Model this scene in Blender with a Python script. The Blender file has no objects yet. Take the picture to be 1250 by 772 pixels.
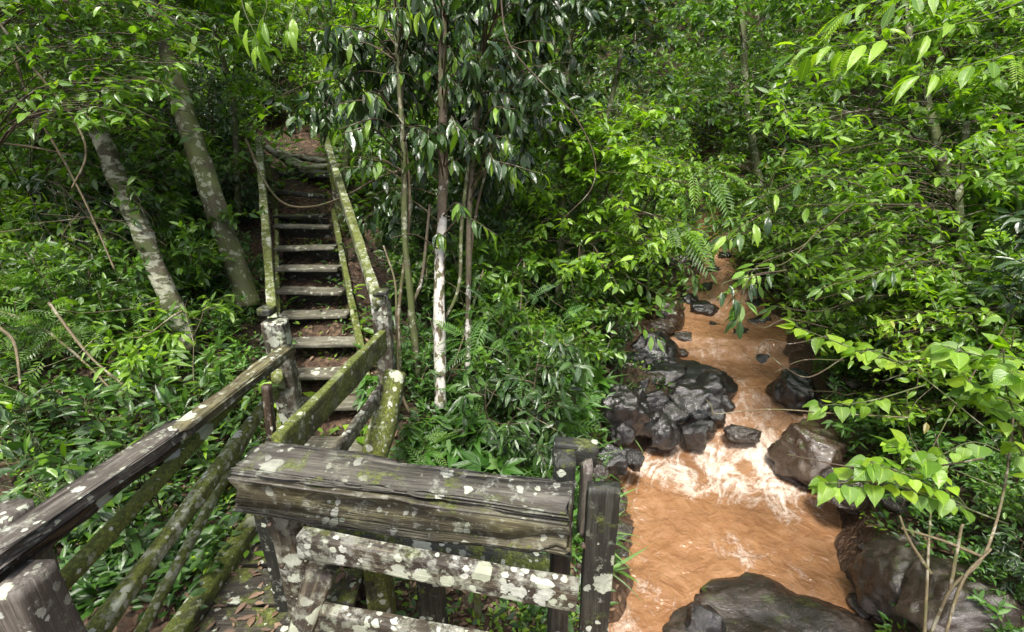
import bpy, math, random
import numpy as np
from mathutils import Vector, Matrix, noise as mn

S = bpy.context.scene
C = bpy.data.collections.new("place"); S.collection.children.link(C)
R = math.radians
# ------------------------------------------------------------------ camera
EYE = Vector((0, 0, 4.0)); PITCH = R(20); F = 620.0
cam = bpy.data.cameras.new("camera"); cam.sensor_width = 36; cam.lens = 36 * F / 1250
cam.clip_end = 400; cam.clip_start = 0.05
co = bpy.data.objects.new("camera", cam); C.objects.link(co)
co.location = EYE; co.rotation_euler = (R(90) - PITCH, 0, 0); S.camera = co
# ------------------------------------------------------------------ sky, sun, exposure
SUN_EL, SUN_AZ = R(66), R(190)      # azimuth measured clockwise from +Y
w = bpy.data.worlds.new("World"); S.world = w; w.use_nodes = True
nt = w.node_tree; bg = nt.nodes["Background"]
sk = nt.nodes.new("ShaderNodeTexSky"); sk.sky_type = 'NISHITA'; sk.sun_disc = False
sk.sun_elevation = SUN_EL; sk.sun_rotation = SUN_AZ; sk.dust_density = 5; sk.ozone_density = 0.6; sk.air_density = 0.8
nt.links.new(sk.outputs[0], bg.inputs[0]); bg.inputs[1].default_value = 0.125
sl = bpy.data.lights.new("sun", 'SUN'); sl.energy = 3.0; sl.angle = R(11); sl.color = (1, .97, .90)
so = bpy.data.objects.new("sun", sl); C.objects.link(so)
sd = Vector((math.sin(SUN_AZ) * math.cos(SUN_EL), math.cos(SUN_AZ) * math.cos(SUN_EL), math.sin(SUN_EL)))
so.rotation_euler = sd.to_track_quat('Z', 'Y').to_euler()
S.view_settings.view_transform = 'Standard'; S.view_settings.look = 'None'
S.view_settings.exposure = 1.18; S.view_settings.gamma = 1
# keep the dense foliage affordable
S.cycles.max_bounces = 5; S.cycles.transparent_max_bounces = 8

# ------------------------------------------------------------------ small helpers
cT, sT = math.cos(PITCH), math.sin(PITCH)
def ray(px, py):
    u, v = (px - 625) / F, (py - 386) / F
    return Vector((u, cT - v * sT, -sT - v * cT))
def P(px, py, d): return EYE + ray(px, py) * d
def PZ(px, py, z):
    r = ray(px, py); return EYE + r * ((z) / r.z)          # z measured from the eye (negative)
def proj(x, y, z):
    y_, z_ = y, z - EYE.z
    d = y_ * cT - z_ * sT
    if np.any(np.asarray(d) < .05): d = np.maximum(d, .05)
    v = -(y_ * sT + z_ * cT) / d
    return 625 + F * x / d, 386 + F * v, d

def tag(o, label=None, cat=None, group=None, kind=None):
    if label: o['label'] = label
    if cat: o['category'] = cat
    if group: o['group'] = group
    if kind: o['kind'] = kind
    return o
def empty(name, loc, label, cat, group=None):
    o = bpy.data.objects.new(name, None); C.objects.link(o); o.location = loc
    o.empty_display_size = .1
    return tag(o, label, cat, group)
def put(name, me, parent=None, mat=None, world=None, kind=None, label=None):
    """link a mesh object; world = its world matrix"""
    o = bpy.data.objects.new(name, me); C.objects.link(o)
    if mat is not None and not me.materials: me.materials.append(mat)
    M = world if world is not None else Matrix.Identity(4)
    if parent is not None:
        o.parent = parent
        pm = Matrix.Translation(parent.location)
        if parent.parent is not None: pm = Matrix.Translation(parent.parent.location) @ parent.matrix_basis
        elif parent.type == 'MESH': pm = parent.matrix_basis.copy()
        o.matrix_basis = pm.inverted() @ M
    else: o.matrix_basis = M
    if kind: o['kind'] = kind
    if label: o['label'] = label
    return o
def copy_thing(root, loc, rotz, scale, label=None, group=None):
    r = root.copy(); C.objects.link(r); r.location = loc; r.rotation_euler = (0, 0, rotz)
    r.scale = (scale,) * 3 if not hasattr(scale, '__len__') else scale
    if label: r['label'] = label
    if group: r['group'] = group
    for ch in KIDS[root.name]:
        c = ch.copy(); C.objects.link(c); c.parent = r
    return r
KIDS = {}

def mesh_np(name, V, Fc, attr=None, smooth=True):
    """V (n,3) float, Fc (m,3) or (m,4) int, attr (n,4) colour"""
    me = bpy.data.meshes.new(name)
    V = np.asarray(V, np.float32); Fc = np.asarray(Fc, np.int32); k = Fc.shape[1]
    me.vertices.add(len(V)); me.vertices.foreach_set("co", V.ravel())
    me.loops.add(Fc.size); me.loops.foreach_set("vertex_index", Fc.ravel())
    me.polygons.add(len(Fc)); me.polygons.foreach_set("loop_start", np.arange(len(Fc), dtype=np.int32) * k)
    me.polygons.foreach_set("loop_total", np.full(len(Fc), k, np.int32))
    if attr is not None:
        a = me.attributes.new("lf", 'FLOAT_COLOR', 'POINT'); a.data.foreach_set("color", np.asarray(attr, np.float32).ravel())
    me.update(); me.validate()
    if smooth: me.polygons.foreach_set("use_smooth", np.ones(len(Fc), bool))
    return me

# ------------------------------------------------------------------ materials
def newmat(name):
    m = bpy.data.materials.new(name); m.use_nodes = True; n = m.node_tree
    b = n.nodes["Principled BSDF"]
    return m, n, b
def N(n, t, **kw):
    x = n.nodes.new(t)
    for k, v in kw.items():
        if k.startswith('i_'):
            key = k[2:]; key = int(key) if key.isdigit() else key.replace('_', ' ')
            x.inputs[key].default_value = v
        else: setattr(x, k, v)
    return x
def ramp(n, src, pts, interp='LINEAR'):
    r = n.nodes.new("ShaderNodeValToRGB"); r.color_ramp.interpolation = interp
    e = r.color_ramp.elements
    while len(e) > 1: e.remove(e[0])
    e[0].position = pts[0][0]; c = pts[0][1]; e[0].color = c if len(c) == 4 else (*c, 1)
    for p, c in pts[1:]:
        q = e.new(p); q.color = c if len(c) == 4 else (*c, 1)
    n.links.new(src, r.inputs[0]); return r
def g(v): return (v, v, v)
def mixc(n, fac, a, b, mode='MIX'):
    x = n.nodes.new("ShaderNodeMix"); x.data_type = 'RGBA'; x.blend_type = mode
    for s, i in ((fac, 0), (a, 6), (b, 7)):
        if hasattr(s, 'is_linked') or hasattr(s, 'links'): n.links.new(s, x.inputs[i])
        elif i == 0: x.inputs[0].default_value = s
        else: x.inputs[i].default_value = (*s, 1)
    return x.outputs[2]
def math_(n, op, a, b=None, c=None, clamp=False):
    x = n.nodes.new("ShaderNodeMath"); x.operation = op; x.use_clamp = clamp
    for i, s in enumerate((a, b, c)):
        if s is None: continue
        if hasattr(s, 'links'): n.links.new(s, x.inputs[i])
        else: x.inputs[i].default_value = s
    return x.outputs[0]
def coords(n, kind='Object', scale=(1, 1, 1), randoff=True):
    tc = n.nodes.new("ShaderNodeTexCoord"); out = tc.outputs[kind]
    if randoff:
        oi = n.nodes.new("ShaderNodeObjectInfo"); v = n.nodes.new("ShaderNodeVectorMath"); v.operation = 'ADD'
        mu = math_(n, 'MULTIPLY', oi.outputs['Random'], 37.0)
        n.links.new(out, v.inputs[0]); n.links.new(mu, v.inputs[1]); out = v.outputs[0]
    mp = n.nodes.new("ShaderNodeMapping"); mp.inputs['Scale'].default_value = scale
    n.links.new(out, mp.inputs[0]); return mp.outputs[0]
def noise_(n, vec, scale, detail=4, rough=.55, dist=0):
    x = N(n, "ShaderNodeTexNoise"); x.inputs['Scale'].default_value = scale; x.inputs['Detail'].default_value = detail
    x.inputs['Roughness'].default_value = rough; x.inputs['Distortion'].default_value = dist
    n.links.new(vec, x.inputs['Vector']); return x.outputs['Fac']

def leaf_mat(name, dark, mid, light, transl=.35, rough=.34, young=.0):
    m, n, b = newmat(name)
    at = N(n, "ShaderNodeAttribute", attribute_name="lf"); sp = N(n, "ShaderNodeSeparateColor")
    n.links.new(at.outputs['Color'], sp.inputs[0])
    oi = N(n, "ShaderNodeObjectInfo")
    r0 = math_(n, 'ADD', math_(n, 'MULTIPLY', sp.outputs[0], .75), math_(n, 'MULTIPLY', oi.outputs['Random'], .25))
    col = ramp(n, r0, [(0, dark), (.45, mid), (.85, light), (.955, tuple(x * 1.25 for x in light)), (.985, (.26, .24, .03)), (1, (.16, .09, .03))]).outputs[0]
    # midrib and side veins
    ac = math_(n, 'ABSOLUTE', math_(n, 'SUBTRACT', sp.outputs[1], .5))
    rib = ramp(n, ac, [(0, g(1)), (.05, g(0))]).outputs[0]
    vein = math_(n, 'SINE', math_(n, 'MULTIPLY', math_(n, 'ADD', sp.outputs[2], math_(n, 'MULTIPLY', ac, -.9)), 62))
    vf = math_(n, 'MULTIPLY', ramp(n, vein, [(.55, g(0)), (1, g(1))]).outputs[0], .22)
    col = mixc(n, math_(n, 'ADD', math_(n, 'MULTIPLY', rib, .45), vf, clamp=True), col, tuple(min(1, x * 1.5 + .02) for x in light))
    tc = coords(n, 'Object', randoff=True)
    spot = ramp(n, noise_(n, tc, 22, 3), [(.28, g(1)), (.36, g(0))]).outputs[0]
    col = mixc(n, math_(n, 'MULTIPLY', spot, .35), col, (.10, .09, .02))
    n.links.new(col, b.inputs['Base Color'])
    b.inputs['Roughness'].default_value = rough; b.inputs['Specular IOR Level'].default_value = 1.0
    bm = N(n, "ShaderNodeBump", i_Strength=.35, i_Distance=.004); n.links.new(vein, bm.inputs['Height'])
    n.links.new(bm.outputs[0], b.inputs['Normal'])
    t = N(n, "ShaderNodeBsdfTranslucent")
    tcol = mixc(n, 1.0, col, (1.75, 1.8, .45), 'MULTIPLY'); n.links.new(tcol, t.inputs[0])
    mx = N(n, "ShaderNodeMixShader"); mx.inputs[0].default_value = transl
    n.links.new(b.outputs[0], mx.inputs[1]); n.links.new(t.outputs[0], mx.inputs[2])
    n.links.new(mx.outputs[0], n.nodes["Material Output"].inputs[0])
    return m

def wood_mat(name, base, dark, lichen=.5, moss=.3, lich_col=(.55, .57, .50), scale=1.0, rough=.62, top=None):
    """weathered timber; object X runs along the grain"""
    m, n, b = newmat(name)
    v = coords(n, 'Object', (1, 1, 1)); vs = coords(n, 'Object', (1.6, 26, 26))
    grain = noise_(n, vs, 2.2, 6, .65, .4)
    fine = noise_(n, coords(n, 'Object', (4, 90, 90)), 2, 4, .6)
    blot = noise_(n, v, 3.5, 5, .6)
    col = ramp(n, grain, [(.25, tuple(x * .6 for x in dark)), (.45, dark), (.6, base), (.8, tuple(x * 1.35 for x in base))]).outputs[0]
    col = mixc(n, ramp(n, fine, [(.35, g(.55)), (.6, g(0))]).outputs[0], col, tuple(x * .4 for x in dark))
    col = mixc(n, ramp(n, blot, [(.42, g(0)), (.60, g(.85))]).outputs[0], col, tuple(x * .55 for x in dark))
    if top:   # the upper face is weathered to charcoal with long dark checks
        tz = N(n, "ShaderNodeTexCoord"); ts = N(n, "ShaderNodeSeparateXYZ"); n.links.new(tz.outputs['Object'], ts.inputs[0])
        tf = ramp(n, math_(n, 'ADD', ts.outputs[2], math_(n, 'MULTIPLY', grain, .05)), [(top, g(0)), (top + .03, g(.85))]).outputs[0]
        tcol = ramp(n, grain, [(.3, (.012, .011, .010)), (.45, (.042, .038, .034)), (.7, (.10, .095, .085))]).outputs[0]
        col = mixc(n, tf, col, tcol)
    # moss, thicker on faces that look up
    ge = N(n, "ShaderNodeNewGeometry"); sx = N(n, "ShaderNodeSeparateXYZ"); n.links.new(ge.outputs['Normal'], sx.inputs[0])
    mo = math_(n, 'ADD', noise_(n, v, 7, 6, .7), math_(n, 'MULTIPLY', sx.outputs[2], .10))
    mo = math_(n, 'ADD', mo, moss - .5)
    mf = ramp(n, mo, [(.48, g(0)), (.62, g(.92))]).outputs[0]
    mcol = ramp(n, noise_(n, v, 60, 4, .7), [(.3, (.026, .034, .006)), (.5, (.085, .108, .014)), (.7, (.20, .23, .03))]).outputs[0]
    col = mixc(n, mf, col, mcol)
    # lichen: crisp pale rosettes of two sizes plus a thin crust
    def patches(sc, thr, jit, dens):
        jit = jit * .7
        dv = N(n, "ShaderNodeVectorMath", operation='ADD')
        no = N(n, "ShaderNodeTexNoise"); no.inputs['Scale'].default_value = sc * 2.2; no.inputs['Detail'].default_value = 7; no.inputs['Roughness'].default_value = .65
        n.links.new(v, no.inputs['Vector'])
        sc2 = N(n, "ShaderNodeVectorMath", operation='SCALE'); sc2.inputs['Scale'].default_value = jit / sc
        n.links.new(no.outputs['Color'], sc2.inputs[0]); n.links.new(v, dv.inputs[0]); n.links.new(sc2.outputs[0], dv.inputs[1])
        vo = N(n, "ShaderNodeTexVoronoi"); vo.inputs['Scale'].default_value = sc; n.links.new(dv.outputs[0], vo.inputs['Vector'])
        sc_ = N(n, "ShaderNodeSeparateColor"); n.links.new(vo.outputs['Color'], sc_.inputs[0])
        lim = math_(n, 'MULTIPLY', math_(n, 'SUBTRACT', sc_.outputs[0], 1 - dens), thr / dens)
        return ramp(n, math_(n, 'SUBTRACT', lim, vo.outputs['Distance']), [(0, g(0)), (.03, g(1))]).outputs[0], sc_.outputs[1]
    p1, c1 = patches(9 * scale, .55, .9, min(.95, lichen)); p2, c2 = patches(27 * scale, .6, .9, min(.95, lichen * .9))
    crust = ramp(n, noise_(n, v, 16 * scale, 7, .75), [(.60 - lichen * .16, g(0)), (.66 - lichen * .10, g(.8))]).outputs[0]
    lf = math_(n, 'MAXIMUM', p1, p2)
    big = ramp(n, noise_(n, v, 2.3, 2), [(.35, g(.15)), (.55, g(1))]).outputs[0]
    lf = math_(n, 'MULTIPLY', math_(n, 'MAXIMUM', lf, math_(n, 'MULTIPLY', crust, .7)), big)
    lc = ramp(n, noise_(n, v, 50, 4, .7), [(.3, tuple(x * .62 for x in lich_col)), (.65, lich_col)]).outputs[0]
    lc = mixc(n, math_(n, 'MULTIPLY', c1, .5), lc, (lich_col[0] * .7, lich_col[1] * .8, lich_col[2] * .5))
    col = mixc(n, math_(n, 'MULTIPLY', lf, .9), col, lc)
    n.links.new(col, b.inputs['Base Color'])
    ro = ramp(n, blot, [(.3, g(rough - .2)), (.7, g(rough + .15))]).outputs[0]
    n.links.new(mixc(n, math_(n, 'MAXIMUM', mf, lf), ro, g(.9)), b.inputs['Roughness'])
    h = math_(n, 'ADD', math_(n, 'MULTIPLY', grain, .6), math_(n, 'MULTIPLY', fine, .4))
    h = math_(n, 'ADD', h, math_(n, 'MULTIPLY', mf, math_(n, 'ADD', noise_(n, v, 90, 4, .8), .3)))
    h = math_(n, 'ADD', h, math_(n, 'MULTIPLY', lf, .35))
    bm = N(n, "ShaderNodeBump", i_Strength=.9, i_Distance=.008); n.links.new(h, bm.inputs['Height'])
    n.links.new(bm.outputs[0], b.inputs['Normal'])
    return m

def bark_mat(name, base, pale, amount, moss=.35, sc=1.0, band=1.0, fade=None):
    m, n, b = newmat(name)
    v = coords(n, 'Object'); vb = coords(n, 'Object', (1, 1, 1.0 * band))
    a = noise_(n, vb, 7 * sc, 6, .6, .3); f = noise_(n, coords(n, 'Object', (1, 1, .35)), 45, 5, .7)
    col = ramp(n, f, [(.3, tuple(x * .45 for x in base)), (.6, base), (.8, tuple(x * 1.5 for x in base))]).outputs[0]
    mo = ramp(n, noise_(n, v, 4.5, 5, .65), [(.62 - moss * .3, g(0)), (.75 - moss * .3, g(.85))]).outputs[0]
    col = mixc(n, mo, col, (.065, .085, .018))
    if fade:
        sz = N(n, "ShaderNodeSeparateXYZ"); tcz = N(n, "ShaderNodeTexCoord"); n.links.new(tcz.outputs['Object'], sz.inputs[0])
        a = math_(n, 'SUBTRACT', a, math_(n, 'MULTIPLY', math_(n, 'SUBTRACT', sz.outputs[2], fade[0], clamp=True), fade[1]))
    pf = ramp(n, a, [(.60 - amount * .22, g(0)), (.63 - amount * .22, g(1))]).outputs[0]
    pc = ramp(n, noise_(n, v, 38, 4, .7), [(.3, tuple(x * .55 for x in pale)), (.6, pale)]).outputs[0]
    col = mixc(n, math_(n, 'MULTIPLY', pf, .92), col, pc)
    n.links.new(col, b.inputs['Base Color']); b.inputs['Roughness'].default_value = .75
    bm = N(n, "ShaderNodeBump", i_Strength=.8, i_Distance=.01)
    n.links.new(math_(n, 'ADD', f, math_(n, 'MULTIPLY', pf, .25)), bm.inputs['Height']); n.links.new(bm.outputs[0], b.inputs['Normal'])
    return m

def rock_mat(name, c0, c1, rough=.28, moss=.3):
    m, n, b = newmat(name)
    v = coords(n, 'Object'); a = noise_(n, v, 2.5, 7, .62, .5); f = noise_(n, v, 26, 6, .7)
    col = ramp(n, a, [(.3, tuple(x * .5 for x in c0)), (.5, c0), (.7, c1)]).outputs[0]
    col = mixc(n, ramp(n, f, [(.4, g(.7)), (.58, g(0))]).outputs[0], col, tuple(x * .3 for x in c0))
    col = mixc(n, ramp(n, noise_(n, v, 48, 4, .75), [(.60, g(0)), (.70, g(.6))]).outputs[0], col, tuple(min(1, x * 2.4) for x in c1))
    ge = N(n, "ShaderNodeNewGeometry"); sx = N(n, "ShaderNodeSeparateXYZ"); n.links.new(ge.outputs['Normal'], sx.inputs[0])
    mo = math_(n, 'ADD', noise_(n, v, 5, 6, .7), math_(n, 'MULTIPLY', sx.outputs[2], .08))
    mf = ramp(n, mo, [(.72 - moss * .3, g(0)), (.82 - moss * .3, g(.8))]).outputs[0]
    col = mixc(n, mf, col, (.05, .065, .014))
    n.links.new(col, b.inputs['Base Color'])
    n.links.new(ramp(n, a, [(.38, g(rough * .6)), (.52, g(rough * 1.0)), (.66, g(rough * 2.2))]).outputs[0], b.inputs['Roughness'])
    b.inputs['Specular IOR Level'].default_value = 1.0; b.inputs['Coat Weight'].default_value = .12; b.inputs['Coat Roughness'].default_value = .12
    vo = N(n, "ShaderNodeTexVoronoi", feature='DISTANCE_TO_EDGE'); vo.inputs['Scale'].default_value = 2.6
    wv = N(n, "ShaderNodeTexNoise"); wv.inputs['Scale'].default_value = 2.2; wv.inputs['Detail'].default_value = 5; n.links.new(v, wv.inputs['Vector'])
    ad = N(n, "ShaderNodeVectorMath", operation='ADD'); n.links.new(v, ad.inputs[0]); n.links.new(wv.outputs['Color'], ad.inputs[1]); n.links.new(ad.outputs[0], vo.inputs['Vector'])
    crk = ramp(n, vo.outputs['Distance'], [(0, g(0)), (.05, g(1))]).outputs[0]
    bm = N(n, "ShaderNodeBump", i_Strength=.8, i_Distance=.022)
    n.links.new(math_(n, 'ADD', math_(n, 'MULTIPLY', crk, .07), math_(n, 'ADD', math_(n, 'MULTIPLY', a, .6), math_(n, 'ADD', math_(n, 'MULTIPLY', f, .38), math_(n, 'MULTIPLY', noise_(n, v, 75, 4, .7), .14)))), bm.inputs['Height']); n.links.new(bm.outputs[0], b.inputs['Normal'])
    return m

def soil_mat():
    m, n, b = newmat("forest_soil")
    v = coords(n, 'Object', randoff=False); a = noise_(n, v, 1.6, 8, .65); f = noise_(n, v, 30, 7, .75)
    vo = N(n, "ShaderNodeTexVoronoi"); vo.inputs['Scale'].default_value = 26; n.links.new(v, vo.inputs['Vector'])
    col = ramp(n, f, [(.3, (.012, .008, .005)), (.5, (.045, .028, .016)), (.7, (.11, .07, .042))]).outputs[0]
    lit = ramp(n, vo.outputs['Color'], [(.2, (.03, .018, .01)), (.6, (.10, .055, .03)), (.9, (.20, .13, .08))]).outputs[0]
    col = mixc(n, ramp(n, a, [(.42, g(0)), (.55, g(.8))]).outputs[0], col, lit)
    mf = ramp(n, noise_(n, v, 2.8, 6, .7), [(.55, g(0)), (.66, g(.7))]).outputs[0]
    col = mixc(n, mf, col, (.028, .04, .010))
    at = N(n, "ShaderNodeAttribute", attribute_name="lf")
    mud = ramp(n, noise_(n, v, 9, 6, .7), [(.35, (.035, .020, .012)), (.65, (.11, .06, .032))]).outputs[0]
    col = mixc(n, at.outputs['Fac'], col, mud)
    n.links.new(col, b.inputs['Base Color']); n.links.new(ramp(n, at.outputs['Fac'], [(0, g(.85)), (1, g(.32))]).outputs[0], b.inputs['Roughness'])
    bm = N(n, "ShaderNodeBump", i_Strength=1, i_Distance=.03)
    n.links.new(math_(n, 'ADD', f, vo.outputs['Distance']), bm.inputs['Height']); n.links.new(bm.outputs[0], b.inputs['Normal'])
    return m

def water_mat():
    m, n, b = newmat("muddy_water")
    at = N(n, "ShaderNodeAttribute", attribute_name="lf"); sp = N(n, "ShaderNodeSeparateColor")
    n.links.new(at.outputs['Color'], sp.inputs[0])      # r: foam, g: across, b: along (metres/20)
    cx = N(n, "ShaderNodeCombineXYZ"); n.links.new(math_(n, 'MULTIPLY', sp.outputs[1], 1), cx.inputs[0])
    n.links.new(math_(n, 'MULTIPLY', sp.outputs[2], 20), cx.inputs[1])
    tc = coords(n, 'Object', randoff=False)
    sil = noise_(n, tc, 1.3, 5, .6, .8); st = noise_(n, cx.outputs[0], 3.5, 6, .65, 1.2)
    col = ramp(n, st, [(.3, (.15, .068, .028)), (.5, (.22, .112, .050)), (.72, (.30, .172, .090))]).outputs[0]
    col = mixc(n, ramp(n, sil, [(.4, g(0)), (.65, g(.35))]).outputs[0], col, (.22, .115, .06))
    al = at.outputs['Alpha']
    col = mixc(n, math_(n, 'MULTIPLY', al, ramp(n, noise_(n, tc, 6, 7, .7, .8), [(.35, g(.1)), (.6, g(.75))]).outputs[0]), col, (.33, .20, .12))
    dk = ramp(n, noise_(n, tc, 9, 5, .7, .6), [(.3, g(.6)), (.45, g(0))]).outputs[0]
    col = mixc(n, math_(n, 'MULTIPLY', al, dk), col, (.17, .09, .045))
    # foam: soft torn streaks drawn out along the current, only where the sheet says the water is broken
    c2 = N(n, "ShaderNodeMapping"); c2.inputs['Scale'].default_value = (1, .5, 1); n.links.new(cx.outputs[0], c2.inputs[0])
    f1 = noise_(n, c2.outputs[0], 3.4, 5, .6, .9); f2 = noise_(n, tc, 12, 8, .75, .9)
    rdg = math_(n, 'SUBTRACT', 1, math_(n, 'MULTIPLY', math_(n, 'ABSOLUTE', math_(n, 'SUBTRACT', f1, .5)), 5), clamp=True)
    fm = math_(n, 'ADD', math_(n, 'MULTIPLY', rdg, .55), math_(n, 'MULTIPLY', f2, .85))
    fm = math_(n, 'ADD', fm, math_(n, 'MULTIPLY', math_(n, 'SUBTRACT', sp.outputs[0], .5), 1.0))
    ff = ramp(n, fm, [(.62, g(0)), (.80, g(.4)), (1.10, g(1))]).outputs[0]
    col = mixc(n, ff, col, (.66, .55, .46))
    n.links.new(col, b.inputs['Base Color'])
    n.links.new(ramp(n, ff, [(0, g(.05)), (1, g(.5))]).outputs[0], b.inputs['Roughness'])
    b.inputs['IOR'].default_value = 1.45
    h = math_(n, 'ADD', math_(n, 'MULTIPLY', st, .25), math_(n, 'MULTIPLY', noise_(n, tc, 8, 3, .45, .8), .9))
    h = math_(n, 'ADD', h, math_(n, 'MULTIPLY', noise_(n, tc, 26, 3, .5, .5), .22))
    h = math_(n, 'ADD', h, math_(n, 'MULTIPLY', ff, .3))
    bm = N(n, "ShaderNodeBump", i_Strength=.8, i_Distance=.055); n.links.new(h, bm.inputs['Height'])
    n.links.new(bm.outputs[0], b.inputs['Normal'])
    return m

M = dict(
    broad=leaf_mat("broad_leaf", (.012, .044, .005), (.048, .128, .010), (.135, .265, .020), rough=.30),
    dark=leaf_mat("dark_glossy_leaf", (.009, .028, .008), (.024, .062, .014), (.055, .12, .022), .22, .27),
    bright=leaf_mat("bright_leaf", (.040, .115, .008), (.125, .26, .014), (.26, .43, .028), .42, .36),
    lime=leaf_mat("lime_leaf", (.07, .17, .012), (.16, .30, .018), (.28, .43, .03), .5, .42),
    under=leaf_mat("undergrowth_leaf", (.008, .030, .005), (.024, .078, .010), (.062, .15, .018), .3, .36),
    herb=leaf_mat("herb_leaf", (.014, .055, .008), (.045, .135, .014), (.105, .245, .024), .35, .38),
    strap=leaf_mat("strap_leaf", (.028, .075, .012), (.06, .145, .022), (.12, .24, .045), .35, .38),
    litter=leaf_mat("dead_leaf", (.045, .024, .012), (.12, .065, .032), (.26, .17, .10), .1, .7),
    stem=bark_mat("brown_stem", (.075, .052, .03), (.26, .25, .19), .05, .4),
    greenstem=bark_mat("green_stem", (.075, .095, .03), (.2, .22, .12), .1, .3),
    liana=bark_mat("pale_liana", (.15, .12, .065), (.30, .28, .2), .2, .3),
    whitebark=bark_mat("white_lichen_bark", (.13, .10, .065), (.62, .60, .54), .66, .38, 1.9, .5, (3.0, .22)),
    whitebark2=bark_mat("white_footed_bark", (.10, .08, .05), (.62, .60, .54), .66, .38, 1.9, .5, (2.2, .3)),
    palebark=bark_mat("pale_banded_bark", (.10, .088, .05), (.33, .34, .25), .50, .68, 1.1, 2.4),
    mossbark=bark_mat("mossy_bark", (.085, .075, .042), (.27, .29, .20), .20, .78, 1.8, 1.1),
    soil=soil_mat(), water=water_mat(),
    rock=rock_mat("wet_black_rock", (.011, .010, .010), (.034, .030, .027), .13, .02),
    rockb=rock_mat("brown_mossy_rock", (.055, .034, .021), (.105, .070, .040), .3, .40),
    rockf=rock_mat("wet_brown_rock", (.030, .021, .015), (.070, .050, .036), .24, .30),
    beam=wood_mat("dark_beam_wood", (.25, .235, .115), (.085, .072, .038), .42, .36, top=.072),
    darkwood=wood_mat("blackened_wood", (.05, .052, .042), (.018, .019, .015), .16, .42),
    lichwood=wood_mat("lichen_wood", (.12, .10, .065), (.040, .030, .020), .82, .28),
    mosswood=wood_mat("mossy_wood", (.11, .10, .06), (.038, .032, .018), .34, .60),
    mossrail=wood_mat("thick_moss_wood", (.15, .16, .05), (.075, .075, .025), .15, 1.2),
    railwood=wood_mat("moss_and_lichen_wood", (.19, .18, .11), (.075, .068, .038), .72, .66),
    grey=wood_mat("grey_wood", (.21, .19, .165), (.10, .085, .07), .35, .18),
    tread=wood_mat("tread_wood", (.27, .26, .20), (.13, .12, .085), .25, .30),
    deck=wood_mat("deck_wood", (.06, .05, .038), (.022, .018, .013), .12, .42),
    brown=wood_mat("brown_split_wood", (.095, .065, .04), (.035, .022, .013), .18, .34),
)

# ------------------------------------------------------------------ the land
# stream centre line: (px, py, z below eye, half width) read off the photograph
SP = [(P(700, 1500, 1).x, -6.0, -3.75, 1.9), (1.0, -2.0, -3.72, 1.4), (1.35, 1.0, -3.68, 1.2)]
for px, py, z, hw in [(895, 765, -3.64, .88), (893, 690, -3.62, 1.0), (878, 610, -3.60, 1.1), (892, 562, -3.56, .98),
                      (905, 535, -3.46, .85), (903, 500, -3.28, .80), (902, 478, -3.18, .80), (900, 440, -3.12, .85), (893, 415, -2.98, .90), (890, 392, -2.93, .78),
                      (884, 372, -2.82, .6), (877, 350, -2.66, .36), (876, 325, -2.46, .28), (876, 300, -2.28, .30), (870, 280, -2.10, .28), (866, 262, -1.96, .26)]:
    p = PZ(px, py, z); SP.append((p.x, p.y, z, hw))
SP.append((SP[-1][0] + .3, SP[-1][1] + 1.2, -1.93, .25))
SP = np.array(SP)
def stream_at(x, y):
    """distance to centre line, water z (absolute), half width, along, signed across"""
    x = np.asarray(x, float).ravel(); y = np.asarray(y, float).ravel()
    best = np.full(x.shape, 1e9); wz = np.zeros_like(x); hw = np.zeros_like(x); sg = np.zeros_like(x)
    for i in range(len(SP) - 1):
        a, b = SP[i], SP[i + 1]; dx, dy = b[0] - a[0], b[1] - a[1]; L2 = dx * dx + dy * dy
        t = np.clip(((x - a[0]) * dx + (y - a[1]) * dy) / L2, 0, 1)
        qx, qy = a[0] + t * dx, a[1] + t * dy; d = np.hypot(x - qx, y - qy)
        k = d < best; best[k] = d[k]; wz[k] = (a[2] + t * (b[2] - a[2]))[k] + EYE.z; hw[k] = (a[3] + t * (b[3] - a[3]))[k]
        s = np.sign((x - qx) * dy - (y - qy) * dx); sg[k] = s[k]
    return best, wz, hw, sg
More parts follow.
